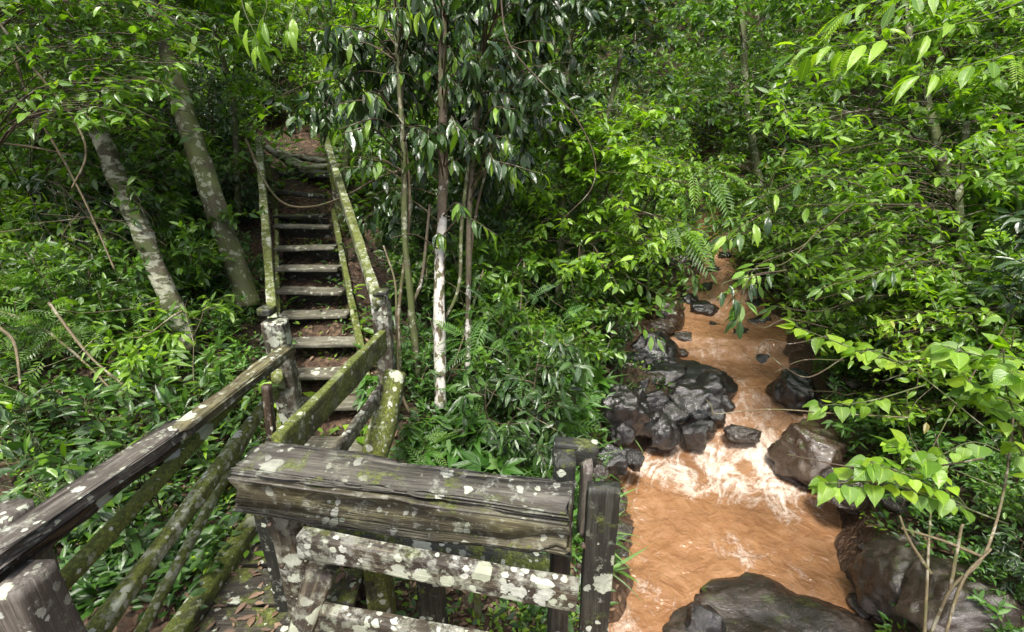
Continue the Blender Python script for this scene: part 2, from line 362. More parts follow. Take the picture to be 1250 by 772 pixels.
# stairs: (py of tread, px centre, depth, width px)
STEPS = [(540, 408, 4.08, 96), (490, 404, 4.40, 96), (453, 401, 4.70, 92), (415, 396, 5.00, 88), (382, 384, 5.34, 80), (353, 380, 5.62, 76),
         (326, 376, 5.92, 72), (301, 373, 6.25, 69), (275, 369, 6.72, 64), (262, 366, 7.0, 62)]
CP = []
def cp(px, py, d): p = P(px, py, d); CP.append((p.x, p.y, p.z))
for (py, px, d, w_) in STEPS:
    p = P(px, py, d)
    for dx in (-.45, 0, .45): CP.append((p.x + dx, p.y + .12, p.z - .13 - (.06 if dx else 0)))
for a in [(368, 235, 7.8), (372, 205, 8.6), (372, 175, 9.6), (375, 140, 11), (380, 100, 12.5), (400, 40, 14), (470, 0, 16),
          (225, 425, 4.5), (310, 372, 5.3), (170, 360, 5.2), (100, 300, 6), (20, 330, 5.2), (100, 150, 8), (100, 0, 10), (230, 200, 8), (0, 100, 8.5), (250, 60, 11),
          (60, 500, 3.6), (-100, 520, 3.2), (200, 500, 3.9),
          (480, 480, 4.7), (538, 498, 4.6), (600, 560, 4.2), (690, 570, 4.4), (600, 400, 6), (520, 330, 7), (740, 420, 7.2), (600, 250, 9), (600, 100, 12), (600, 0, 14.5),
          (760, 220, 12), (480, 180, 10), (860, 190, 17), (860, 60, 19), (860, -40, 22), (740, 60, 15), (740, -40, 17),
          (1070, 520, 5.2), (1110, 440, 5.6), (1200, 400, 5.2), (1230, 560, 3.9), (1190, 640, 3.9), (1200, 200, 7), (1250, 0, 9), (1100, 200, 9.5), (1100, 0, 12), (1000, 240, 11.5), (960, 130, 14), (980, -20, 17),
          (1010, 400, 7.6), (1100, 320, 8)]: cp(*a)
for a in [(-1.3, 2.2, 1.25), (-1.3, 3.2, 1.45), (-2.2, 1.5, 1.7), (-2.3, .3, 1.8), (-4, 0, 2.4), (-.8, .5, 1.0), (0, 1.9, .85), (-.5, 3.0, 1.2), (.5, 3.0, .8), (-4, -4, 2.8), (-9, -4, 5), (6, 0, 2.6), (3.4, 1.6, 1.25), (3.2, 0, 1.3), (9, 0, 4.5), (6, -4, 3), (0, -5, .6),
          (-12, 5, 8), (-14, 14, 12), (-6, 20, 12), (5, 26, 11), (14, 20, 14), (14, 8, 10), (20, 0, 12), (-20, 0, 11), (-24, 20, 18), (0, 36, 20), (24, 24, 20), (-20, -14, 10), (20, -14, 10), (0, -20, 1)]: CP.append(a)
CP = np.array(CP)
def _tps():
    n = len(CP); d = np.hypot(CP[:, None, 0] - CP[None, :, 0], CP[:, None, 1] - CP[None, :, 1])
    K = np.where(d > 0, d * d * np.log(np.maximum(d, 1e-9)), 0) + np.eye(n) * .15
    Pm = np.c_[np.ones(n), CP[:, :2]]
    A = np.block([[K, Pm], [Pm.T, np.zeros((3, 3))]])
    return np.linalg.solve(A, np.r_[CP[:, 2], 0, 0, 0])
TW = _tps()
_rs = np.random.RandomState(5); _ph = _rs.rand(24, 4) * 6.28
def ground(x, y, rough=True):
    sh = np.shape(x); x = np.asarray(x, float).ravel(); y = np.asarray(y, float).ravel()
    h = TW[-3] + TW[-2] * x + TW[-1] * y
    for i in range(len(CP)):
        r2 = (x - CP[i, 0]) ** 2 + (y - CP[i, 1]) ** 2
        h = h + TW[i] * np.where(r2 > 0, .5 * r2 * np.log(np.maximum(r2, 1e-12)), 0)
    far = np.hypot(x, y); h = np.where(far > 40, np.clip(h, 4, 26), h)
    d, wz, hw, sg = stream_at(x, y)
    bank = wz + .05 + np.maximum(d - hw, 0) * .95
    bed = wz - .35 + .30 * np.clip(d / np.maximum(hw, .1), 0, 1) ** 2
    t = np.clip((d - hw * .9) / .35, 0, 1); t = t * t * (3 - 2 * t)
    k = np.clip((d - hw) / 2.2, 0, 1)
    hh = np.minimum(h, bank) * (1 - k) + h * k
    hh = np.maximum(hh, wz + .04)
    h = bed * (1 - t) + hh * t
    if rough:
        q = 0
        for j in range(24):
            fr = 1.2 * 1.16 ** j; a = .055 / fr ** .75
            q = q + a * np.sin(x * fr * math.cos(_ph[j, 0]) * 1.7 + y * fr * math.sin(_ph[j, 0]) * 1.7 + _ph[j, 1])
        h = h + q
    return h.reshape(sh)
def gz(x, y): return float(ground(np.array([x]), np.array([y]))[0])

def axis(lo, hi, step, far0, far1):
    core = list(np.arange(lo, hi, step)); s = step; a = []
    v = hi
    while v < far1: a.append(v); s *= 1.22; v += s
    b = []; s = step; v = lo - step
    while v > far0: b.append(v); s *= 1.22; v -= s
    return np.array(b[::-1] + core + a)
gx = axis(-8, 9, .075, -90, 90); gy = axis(.5, 15, .075, -60, 120)
GX, GY = np.meshgrid(gx, gy); GZ = ground(GX, GY)
nx, ny = len(gx), len(gy); ii = np.arange(nx * ny).reshape(ny, nx)
q = np.stack([ii[:-1, :-1], ii[:-1, 1:], ii[1:, 1:], ii[1:, :-1]], -1).reshape(-1, 4)
_d, _wz, _hw, _sg = stream_at(GX, GY); _wet = np.clip(1.25 - (GZ.ravel() - _wz) / .35, 0, 1) * (_d < 4)
tag(put("ground", mesh_np("ground", np.c_[GX.ravel(), GY.ravel(), GZ.ravel()], q, np.c_[_wet, _wet, _wet, _wet]), mat=M['soil']), kind='structure')

# water surface sheet, built in stream coordinates
def build_water():
    # resample the centre line finely and smooth it
    seg = np.hypot(np.diff(SP[:, 0]), np.diff(SP[:, 1])); s = np.r_[0, np.cumsum(seg)]
    L = s[-1]; n = 620; t = np.linspace(0, L, n); cols = [np.interp(t, s, SP[:, k]) for k in range(4)]
    ker = np.ones(15) / 15
    for k in (0, 1, 3):
        p = np.pad(cols[k], 7, mode='edge'); cols[k] = np.convolve(p, ker, 'valid')
    cx, cy, cz, hw = cols; tx, ty = np.gradient(cx), np.gradient(cy); l = np.hypot(tx, ty); nxv, nyv = ty / l, -tx / l
    m = 90; u = np.linspace(-1, 1, m); V = []; A = []
    slope = np.abs(np.gradient(cz, t))
    for i in range(n):
        pxs = []
        for j in range(m):
            w_ = u[j] * (hw[i] + min(.42, hw[i] * .7)); x, y = cx[i] + nxv[i] * w_, cy[i] + nyv[i] * w_
            px, py, d = proj(x, y, cz[i] + EYE.z)
            rough_ = min(1, slope[i] * 2.4)
            z = cz[i] + EYE.z
            z += (.012 + .05 * rough_) * mn.fractal((x * 3.1, y * 2.6, 1.3), .7, 2, 5)
            z += .03 * rough_ * mn.noise((x * 1.2, y * 9, 4))
            px_, py_ = px, py
            foam = .10 + .20 * rough_
            foam += .46 * math.exp(-((py_ - 566) / 40) ** 2) * math.exp(-((px_ - 880 - (py_ - 545) * .5) / 100) ** 2)
            foam += .14 * math.exp(-((py_ - 735) / 60) ** 2) * math.exp(-((px_ - 790) / 45) ** 2)
            foam += .25 * math.exp(-((py_ - 600) / 30) ** 2) * math.exp(-((px_ - 960) / 60) ** 2)
            foam += .30 * mn.noise((x * 2.2, y * 1.6, 9)) + .14 * mn.noise((x * 6, y * 4, 5))
            sw = mn.noise((x * 1.6 + 3, y * 2.6, 6)) + .5 * mn.noise((x * 4.5 + .6 * mn.noise((x, y, 0)), y * 7, 8)); z += .026 * sw * (1 - .5 * rough_)
            if mn.noise((x * .7, y * .7, 2)) > .25: foam -= .1
            V.append((x, y, z)); lump = max(0, foam - .45); z += .10 * lump * (mn.fractal((x * 7, y * 7, 3), .7, 2, 4) + .35)
            V[-1:] = []; V.append((x, y, z)); A.append((max(0, min(1, foam)), w_, t[i] / 20, min(1, rough_ * 1.5)))
    ii = np.arange(n * m).reshape(n, m)
    q = np.stack([ii[:-1, :-1], ii[:-1, 1:], ii[1:, 1:], ii[1:, :-1]], -1).reshape(-1, 4)
    tag(put("water", mesh_np("water", V, q, A), mat=M['water']), kind='structure')
build_water()

# ------------------------------------------------------------------ leaves
def leaf_tmpl(st, fold=.12, droop=.25, wave=0.0, seg_mid=True):
    """st: stations (t, halfwidth) ; first and last have width 0. Leaf along +Y, face up +Z"""
    V = [(0, 0, 0)]; A = [(.5, 0)]; F_ = []
    z = lambda t: -droop * t * t
    mid = st[1:-1]
    for k, (t, w_) in enumerate(mid):
        wv = wave * (1 if k % 2 else -1)
        V += [(-w_, t, z(t) + fold * w_ * 2 + wv), (0, t, z(t)), (w_, t, z(t) + fold * w_ * 2 - wv)]; A += [(0, t), (.5, t), (1, t)]
    V.append((0, 1, z(1))); A.append((.5, 1)); tip = len(V) - 1
    F_ += [(0, 2, 1), (0, 3, 2)]
    for k in range(len(mid) - 1):
        a = 1 + 3 * k; b = a + 3
        F_ += [(a, a + 1, b + 1), (a, b + 1, b), (a + 1, a + 2, b + 2), (a + 1, b + 2, b + 1)]
    a = 1 + 3 * (len(mid) - 1); F_ += [(a, a + 1, tip), (a + 1, a + 2, tip)]
    return np.array(V, float), np.array(F_), np.array(A, float)
T = dict(
    oval=leaf_tmpl([(0, 0), (.3, .20), (.65, .17), (1, 0)], .15, .22),
    tiny=leaf_tmpl([(0, 0), (.45, .24), (1, 0)], .18, .15),
    lance=leaf_tmpl([(0, 0), (.22, .12), (.55, .14), (.82, .07), (1, 0)], .2, .35, .004),
    heart=leaf_tmpl([(0, 0), (-.03, .20), (.06, .34), (.2, .41), (.38, .39), (.58, .30), (.76, .17), (.9, .06), (1, 0)], .13, .34, .014),
    big=leaf_tmpl([(0, 0), (.10, .07), (.28, .155), (.48, .185), (.68, .15), (.85, .075), (1, 0)], .22, .40, .012),
    strap=leaf_tmpl([(0, 0), (.1, .028), (.35, .036), (.6, .034), (.82, .02), (1, 0)], .3, .75),
)
def frond_tmpl(pairs=8, w0=.26, lw=.28, taper=.5, droop=.3):
    """pinnate leaf of `pairs` leaflets on a rachis, length 1"""
    V, F_, A = [], [], []; lv, lf_, la = T['tiny']
    def add(v, f, a):
        o = sum(len(x) for x in V); V.append(v); F_.append(f + o); A.append(a)
    n = 6; pts = [(0, t, -droop * t * t) for t in np.linspace(0, 1, n)]
    rv = []
    for (x, y, z) in pts: rv += [(x - .006, y, z), (x + .006, y, z), (x, y, z - .012)]
    rf = []
    for i in range(n - 1):
        for k in range(3):
            a, b = i * 3 + k, i * 3 + (k + 1) % 3; rf += [(a, b, b + 3), (a, b + 3, a + 3)]
    add(np.array(rv, float), np.array(rf), np.tile([.5, .5], (len(rv), 1)))
    for i in range(pairs):
        t = .15 + .8 * i / pairs; L = w0 * (1 - taper * abs(t - .45) * 1.6)
        for s in (-1, 1):
            a = s * R(62 - 18 * t); c, s_ = math.cos(a), math.sin(a)
            v = lv * [lw / .24 * L * .5, L, L]
            v2 = np.c_[v[:, 0] * c + v[:, 1] * s_, -v[:, 0] * s_ + v[:, 1] * c, v[:, 2]] + [0, t, -droop * t * t]
            add(v2, lf_, la)
    v = lv * [lw / .24 * w0 * .5, w0, w0] + [0, .97, -droop]; add(v, lf_, la)
    return np.concatenate(V), np.concatenate(F_), np.concatenate(A)
T['frond'] = frond_tmpl(); T['fern'] = frond_tmpl(13, .20, .22, .75, .45); T['feather'] = frond_tmpl(9, .30, .2, .3, .35)
def palm_tmpl(k=7):
    V, F_, A = [], [], []; lv, lf_, la = T['lance']; o = 0
    for i in range(k):
        a = R(-105 + 210 * i / (k - 1)); L = .75 - .25 * abs(i - (k - 1) / 2) / (k / 2); v = lv * [L * 1.1, L, L]
        v2 = np.c_[v[:, 0] * math.cos(a) + v[:, 1] * math.sin(a), -v[:, 0] * math.sin(a) + v[:, 1] * math.cos(a) + .25, v[:, 2]]
        V.append(v2); F_.append(lf_ + o); A.append(la); o += len(v2)
    return np.concatenate(V), np.concatenate(F_), np.concatenate(A)
T['palmate'] = palm_tmpl()

def norm(a): return a / np.maximum(np.linalg.norm(a, axis=-1, keepdims=True), 1e-9)
def leaves_mesh(name, tm, o, d, n, s, rs, wvar=.2):
    """o origins, d directions, n approx normals, s lengths -> one mesh"""
    v, f, a = T[tm] if isinstance(tm, str) else tm
    o = np.asarray(o, float); d = norm(np.asarray(d, float)); n = np.asarray(n, float); s = np.asarray(s, float)
    x = norm(np.cross(d, n)); z = np.cross(x, d); k = len(o)
    ws = 1 + wvar * (rs.rand(k, 1, 1) * 2 - 1); bend = (rs.rand(k, 1, 1) * 1.6)
    V = o[:, None] + s[:, None, None] * (v[None, :, 0:1] * ws * x[:, None] + v[None, :, 1:2] * d[:, None] + v[None, :, 2:3] * bend * z[:, None])
    Fc = (f[None] + (np.arange(k) * len(v))[:, None, None]).reshape(-1, 3)
    r = rs.rand(k); A = np.zeros((k, len(v), 4)); A[..., 0] = r[:, None]; A[..., 1] = a[None, :, 0]; A[..., 2] = a[None, :, 1]; A[..., 3] = 1
    return V.reshape(-1, 3), Fc, A.reshape(-1, 4)
def join(parts):
    V, F_, A, o = [], [], [], 0
    for v, f, a in parts: V.append(v); F_.append(f + o); A.append(a); o += len(v)
    return np.concatenate(V), np.concatenate(F_), np.concatenate(A)

def tube(pts, rad, sides=6, wob=0.0, seed=0, caps=True):
    """tube along points (numpy n,3), radii array; returns V, tri faces"""
    pts = np.asarray(pts, float); n = len(pts); rad = np.broadcast_to(np.asarray(rad, float), (n,))
    tan = norm(np.gradient(pts, axis=0)); ref = np.array([0, 0, 1.0]) if abs(tan[0, 2]) < .8 else np.array([0, 1.0, 0])
    u = norm(np.cross(tan[0], ref)); V = []
    for i in range(n):
        u = norm(u - tan[i] * np.dot(u, tan[i])); w_ = np.cross(tan[i], u)
        for k in range(sides):
            a = 2 * math.pi * k / sides; r = rad[i]
            dirv = u * math.cos(a) + w_ * math.sin(a)
            if wob: r *= 1 + wob * mn.noise(Vector(pts[i] * 4.0 + dirv * 1.3) + Vector((seed * 3.1, 0, 0)))
            V.append(pts[i] + dirv * r)
    F_ = []
    for i in range(n - 1):
        for k in range(sides):
            a, b = i * sides + k, i * sides + (k + 1) % sides
            F_ += [(a, b, b + sides), (a, b + sides, a + sides)]
    if caps:
        V.append(pts[-1]); t = len(V) - 1; b0 = (n - 1) * sides
        for k in range(sides): F_.append((b0 + k, b0 + (k + 1) % sides, t))
    return np.array(V), np.array(F_)
def spline(pts, n):
    pts = np.asarray(pts, float)
    if len(pts) == 2: return np.array([pts[0] + (pts[1] - pts[0]) * t for t in np.linspace(0, 1, n)])
    p = np.vstack([2 * pts[0] - pts[1], pts, 2 * pts[-1] - pts[-2]]); out = []; m = len(pts) - 1
    for s in np.linspace(0, m, n):
        i = min(int(s), m - 1); t = s - i; a, b, c, d = p[i:i + 4]
        out.append(.5 * ((2 * b) + (c - a) * t + (2 * a - 5 * b + 4 * c - d) * t * t + (3 * b - a - 3 * c + d) * t ** 3))
    return np.array(out)
class Tubes:
    def __init__(s): s.V = []; s.F = []; s.o = 0
    def add(s, pts, rad, sides=5, wob=0, seed=0):
        v, f = tube(pts, rad, sides, wob, seed); s.V.append(v); s.F.append(f + s.o); s.o += len(v)
    def mesh(s, name): return mesh_np(name, np.concatenate(s.V), np.concatenate(s.F))

# ------------------------------------------------------------------ shrub growth
def grow_shrub(seed, height=1.6, spread=.8, stems=6, branches=7, twigs=5, leaf='oval', size=.11, per=8, droop=.1, upright=.6, base_r=.012, start=.25):
    rs = np.random.RandomState(seed); tb = Tubes(); O, D, Nn, Sz = [], [], [], []
    def walk(p, d, L, n, wig, grav):
        pts = [p.copy()]; d = d.copy()
        for _ in range(n):
            d = norm(d + rs.randn(3) * wig + np.array([0, 0, grav])); p = p + d * L / n; pts.append(p.copy())
        return np.array(pts), d
    def leafy(pts, k):
        for j in range(k):
            t = (j + 1) / k * (len(pts) - 1); i = min(int(t), len(pts) - 2); f = t - i
            p = pts[i] * (1 - f) + pts[i + 1] * f; tw = norm(pts[i + 1] - pts[i])
            az = j * 2.4 + rs.rand() * .9; side = norm(np.cross(tw, [0.02, 0.01, 1])); upv = np.cross(side, tw)
            rad = side * math.cos(az) + upv * math.sin(az) * .5
            dd = norm(rad * 1.0 + tw * .7 + np.array([0, 0, -droop]) + rs.randn(3) * .18)
            nn = norm(np.array([0, 0, 1.0]) + rs.randn(3) * .55)
            O.append(p); D.append(dd); Nn.append(nn); Sz.append(size * (.65 + .6 * rs.rand()))
    for s in range(stems):
        az = 2 * math.pi * (s + rs.rand() * .7) / stems; out = np.array([math.cos(az), math.sin(az), 0])
        h = height * (.65 + .45 * rs.rand())
        st, d = walk(out * .06 * rs.rand() + [0, 0, -.12], norm(out * (1 - upright) + [0, 0, upright + .25]), h, 9, .13, .04)
        tb.add(st, np.linspace(base_r, base_r * .35, 10), 5)
        for b in range(branches):
            t = start + (1 - start) * (b + rs.rand()) / branches; i = min(int(t * 9), 8)
            a2 = rs.rand() * 6.28; o2 = np.array([math.cos(a2), math.sin(a2), .15])
            br, d2 = walk(st[i], norm(o2 + out * .35 + [0, 0, .25]), spread * (.4 + .5 * rs.rand()) * (1.15 - .55 * t), 5, .2, -.02)
            tb.add(br, np.linspace(base_r * .45, base_r * .18, 6), 4)
            leafy(br[2:], per // 2)
            for q in range(twigs):
                k = 1 + rs.randint(4); a3 = rs.rand() * 6.28
                tw, _ = walk(br[k], norm(norm(br[k] - br[k - 1]) + np.array([math.cos(a3), math.sin(a3), .1 + .3 * rs.rand()]) * .9), spread * (.18 + .25 * rs.rand()), 3, .25, -.03 - droop * .3)
                tb.add(tw, np.linspace(base_r * .22, base_r * .1, 4), 3)
                leafy(tw, per)
    return tb, leaves_mesh('f', leaf, O, D, Nn, Sz, rs)
PROTO = {}
def proto(key, leafmat, stemmat='stem', names=('foliage', 'stem'), **kw):
    tb, (v, f, a) = grow_shrub(**kw)
    r = float(np.percentile(np.hypot(v[:, 0], v[:, 1]), 92)); h = float(np.percentile(v[:, 2], 97))
    PROTO[key] = dict(f=mesh_np(key + "_foliage", v, f, a), s=tb.mesh(key + "_stem"), r=r, h=h, lm=leafmat, sm=stemmat, n=0)
proto('a', 'broad', seed=1, height=1.5, spread=.75, stems=5, branches=6, twigs=4, leaf='oval', size=.12, per=8)
proto('b', 'broad', seed=2, height=1.9, spread=.85, stems=4, branches=8, twigs=4, leaf='oval', size=.10, per=8, upright=.75)
proto('c', 'bright', seed=3, height=1.6, spread=.8, stems=5, branches=6, twigs=4, leaf='oval', size=.11, per=8, droop=.2)
proto('d', 'dark', seed=4, height=1.7, spread=.8, stems=5, branches=7, twigs=4, leaf='lance', size=.15, per=8, droop=.4)
proto('e', 'herb', seed=5, height=.9, spread=.55, stems=6, branches=4, twigs=3, leaf='oval', size=.10, per=7, upright=.45)
proto('f', 'bright', seed=6, height=1.3, spread=.7, stems=4, branches=6, twigs=4, leaf='lance', size=.14, per=7, droop=.25)
proto('g', 'dark', seed=7, height=2.2, spread=1.0, stems=4, branches=9, twigs=5, leaf='tiny', size=.085, per=9, upright=.75)
proto('h', 'broad', seed=8, height=2.3, spread=1.0, stems=4, branches=9, twigs=5, leaf='tiny', size=.085, per=9, upright=.7)
proto('i', 'bright', seed=9, height=2.2, spread=1.0, stems=4, branches=9, twigs=5, leaf='tiny', size=.08, per=9, upright=.7)
proto('j', 'herb', seed=10, height=.75, spread=.5, stems=7, branches=3, twigs=2, leaf='lance', size=.15, per=6, upright=.4)
proto('k', 'broad', seed=11, height=1.2, spread=.9, stems=4, branches=5, twigs=2, leaf='frond', size=.34, per=3, droop=.25)

def inpoly(px, py, poly):
    c = False; n = len(poly); j = n - 1
    for i in range(n):
        xi, yi = poly[i]; xj, yj = poly[j]
        if (yi > py) != (yj > py) and px < (xj - xi) * (py - yi) / (yj - yi) + xi: c = not c
        j = i
    return c
STREAM = [(712, 600), (722, 520), (752, 455), (778, 395), (800, 362), (838, 350), (842, 262), (850, 248), (884, 252), (896, 335), (945, 375), (962, 420), (958, 480), (1020, 520), (1035, 590), (1045, 640), (1190, 700), (1220, 772), (700, 790)]
STAIRS = [(312, 175), (338, 150), (400, 150), (412, 185), (474, 355), (480, 470), (450, 590), (330, 590), (322, 430)]
BRIDGE = [(-60, 690), (335, 420), (350, 440), (340, 540), (700, 555), (790, 772), (760, 1000), (-200, 1000)]
def stream_depth(py): return float(np.interp(py, [250, 280, 310, 345, 385, 420, 455, 500, 545, 610, 690, 765], [13.5, 11.7, 10.2, 9.4, 8.6, 7.7, 7.1, 6.4, 6.0, 5.2, 4.6, 4.1]))
TR1 = [(130, 185), (150, 185), (240, 415), (205, 420)]; TR2 = [(190, 60), (228, 60), (318, 370), (285, 370)]; WT = [(528, 215), (550, 215), (547, 490), (522, 490)]
def blocked(x, y, z0, h, r):
    for k in (.15, .5, .9):
        for a in range(6):
            rr = r * .62 if a < 5 else 0
            px, py, d = proj(x + rr * math.cos(a * 1.2566), y + rr * math.sin(a * 1.2566), z0 + h * k)
            if inpoly(px, py, STREAM) and d < stream_depth(py): return True
            if inpoly(px, py, STAIRS) and d < 9.5: return True
            if inpoly(px, py, BRIDGE) and d < 3.4: return True
            if d < 4.5 and inpoly(px, py, TR1): return True
            if d < 5.1 and inpoly(px, py, TR2): return True
            if d < 4.6 and inpoly(px, py, WT): return True
    return False
DESC = {'a': 'broadleaf green shrub', 'b': 'upright oval-leaved shrub', 'c': 'yellow-green leafy shrub', 'd': 'dark glossy long-leaved shrub',
        'e': 'low green herb bush', 'f': 'bright shrub with narrow leaves', 'g': 'tall dark small-leaf bush', 'h': 'tall green small-leaf bush', 'i': 'tall bright small-leaf bush',
        'j': 'low spreading herb with pointed leaves', 'k': 'feathery-leaved shrub'}
def zone(px, py, d, x):
    if d > 10: return 'far back behind ' + ('the stairs' if px < 430 else 'the slender trees' if px < 760 else 'the head of the stream' if px < 960 else 'the right bank')
    if px < 130: return 'at the hillside left edge' + (' up high' if py < 300 else '')
    if px < 330: return 'between the leaning trunks and the stairs' if py < 420 else 'under the pale leaning trunk'
    if px < 500: return 'close beside the wooden stairs'
    if px < 640: return 'near the white slender trunk' + (' low down' if py > 400 else '')
    if px < 800: return 'on the bank left of the stream' + (' low down' if py > 380 else '')
    if px < 1010: return 'leaning over the upper stream'
    return 'high on the right bank' if py < 300 else 'low on the right bank'
def plant(key, x, y, sc, rot, z=None, label=None):
    p = PROTO[key]; z0 = gz(x, y) if z is None else z
    px, py, d = proj(x, y, z0 + p['h'] * sc * .6)
    zn = zone(px, py, d, x)
    if key == 'j' and len(zn.split()) > 7: zn = zn.replace('white-blotched slender trunk', 'white slender trunk').replace('on the bank left of the stream', 'on the left bank')
    lab = label or (DESC[key] + ' ' + zn)
    if key not in KIDS:
        o = empty('herb_plant' if key in 'ej' else 'shrub', (x, y, z0), lab, 'shrub' if key not in 'ej' else 'plant', 'shrubs and bushes ' + zn)
        o.rotation_euler = (0, 0, rot); o.scale = (sc,) * 3
        fo = bpy.data.objects.new('foliage', p['f']); so_ = bpy.data.objects.new('stem', p['s'])
        p['f'].materials.append(M[p['lm']]); p['s'].materials.append(M[p['sm']])
        for q in (fo, so_): C.objects.link(q); q.parent = o; q['kind'] = 'stuff'
        KIDS[key] = (fo, so_); KIDS[o.name] = (fo, so_); p['root'] = o
        return o
    return copy_thing(p['root'], (x, y, z0), rot, sc, lab, 'shrubs and bushes ' + zn)

rs = np.random.RandomState(77); placed = []
def scatter(n, dmin, dmax, keys, sc, gap, pxr=(-120, 1370), region=None, maxn=999):
    k = 0
    for _ in range(n):
        if k >= maxn: break
        d = dmin + (dmax - dmin) * rs.rand() ** .8; px = pxr[0] + (pxr[1] - pxr[0]) * rs.rand()
        x = (px - 625) / F * d; y = d * .98
        z0 = gz(x, y)
        px2, py2, d2 = proj(x, y, z0)
        if region and not region(px2, py2, x, y): continue
        dd, wz, hw, sg = stream_at([x], [y])
        if dd[0] < hw[0] + .15: continue
        s = sc[0] + (sc[1] - sc[0]) * rs.rand(); key = keys[rs.randint(len(keys))]; p = PROTO[key]
        g_ = gap * s
        if any((x - a) ** 2 + (y - b) ** 2 < ((g_ + c) / 2) ** 2 for a, b, c in placed): continue
        if blocked(x, y, z0, p['h'] * s, p['r'] * s): continue
        placed.append((x, y, g_)); plant(key, x, y, s, rs.rand() * 6.28, z0 - .03); k += 1
    return k
# far wall of foliage, then the middle distance, then the low plants in front
for x_, y_, k_, s_ in [(866, 15.6, 'h', 1.5), (890, 15.0, 'g', 1.2), (835, 15.2, 'g', 1.3), (905, 17, 'h', 1.9), (850, 18, 'i', 1.9), (820, 17, 'h', 1.9), (880, 20, 'h', 2.2)]:
    X_ = (x_ - 625) / F * y_; plant(k_, X_, y_, s_, x_); placed.append((X_, y_, 1))
n1 = scatter(2500, 10, 23, 'ghhigh', (1.2, 2.1), .62, maxn=150)
n2 = scatter(1500, 6.5, 12, 'bghihagc', (.75, 1.25), .62, maxn=125)
n3 = scatter(900, 3.8, 7.2, 'aabcefdk', (.5, .95), .58, maxn=85)
n4 = scatter(700, 3.3, 6.5, 'ejejk', (.35, .75), .4, maxn=70)
print("shrubs", n1, n2, n3, n4)

# ------------------------------------------------------------------ ground cover (countless low leaves), litter, far wood
def cover(name, n, tm, size, per, mat, dr=(2.0, 14), up=.8, pxr=(-100, 1350), region=None, seed=0, height=.2, steps_ok=False, label=None, cat=None, flat=False):
    rs = np.random.RandomState(seed)
    d = dr[0] * (dr[1] / dr[0]) ** rs.rand(n); px = pxr[0] + (pxr[1] - pxr[0]) * rs.rand(n)
    x = (px - 625) / F * d; y = d * .98; z = ground(x, y)
    sd_, wz, hw, sg = stream_at(x, y)
    ok = (sd_ > hw + .12)
    qx, qy, qd = proj(x, y, z)
    if not flat: pn = np.sin(x * 2.1 + 1.3 * np.sin(y * 1.7 + seed)) + np.sin(y * 2.6 + 1.5 * np.sin(x * 1.9)) ; ok &= (pn > -.55) | (rs.rand(n) < .22)
    if region: ok &= np.array([region(a, b, c, e) for a, b, c, e in zip(qx, qy, x, y)])
    if not steps_ok:
        ok &= ~((x < -.9) & (x > -1.72) & (y > -1) & (y < 4.2))
        ok &= ~np.array([inpoly(a, b, STAIRS) and rs.rand() < .72 for a, b in zip(qx, qy)])
    x, y, z = x[ok], y[ok], z[ok]; m = len(x)
    o = np.repeat(np.c_[x, y, z], per, 0); az = rs.rand(m * per) * 6.28; el = rs.rand(m * per)
    if flat:
        dd = np.c_[np.cos(az), np.sin(az), rs.randn(m * per) * .25]; nn = np.c_[rs.randn(m * per) * .4, rs.randn(m * per) * .4, np.ones(m * per)]
        o[:, 2] += .012 + rs.rand(m * per) * .02; o[:, :2] += rs.randn(m * per, 2) * .12
        o[:, 2] = ground(o[:, 0], o[:, 1]) + .012 + rs.rand(m * per) * .015
    else:
        hh = height * (.4 + rs.rand(m * per)); o = o + np.c_[np.cos(az) * hh * .35, np.sin(az) * hh * .35, hh * el]
        dd = np.c_[np.cos(az), np.sin(az), .35 + rs.rand(m * per) * up - .3]; nn = np.c_[rs.randn(m * per) * .3, rs.randn(m * per) * .3, np.ones(m * per)]
    s = size * (.6 + .7 * rs.rand(m * per))
    v, f, a = leaves_mesh(name, tm, o, dd, nn, s, rs)
    return tag(put(name, mesh_np(name, v, f, a), mat=M[mat]), label, cat, kind='stuff')
cover('undergrowth', 7500, 'oval', .075, 6, 'under', seed=1, label='low green undergrowth carpeting the ravine slopes', cat='undergrowth')
cover('undergrowth', 11000, 'tiny', .17, 6, 'broad', seed=21, dr=(7.5, 26), height=.75, label='dark leafy thicket covering the far slopes of the ravine', cat='undergrowth')
cover('ground_seedlings', 4500, 'tiny', .05, 6, 'bright', seed=2, label='tiny bright seedlings scattered over the forest floor', cat='seedlings', dr=(2.2, 9), height=.1)
cover('leaf_litter', 9000, 'oval', .06, 2, 'litter', seed=3, flat=True, dr=(2.0, 12), steps_ok=True, label='brown dead leaves lying on the forest soil', cat='leaf litter')
cover('grass', 1500, 'strap', .30, 8, 'strap', seed=4, dr=(3.2, 6.2), up=1.6, height=.06, region=lambda a, b, x, y: 450 < a < 760 and b > 400 or a < 300 and b > 560, label='arching strap-leaved grass on the bank behind the front railing', cat='grass')

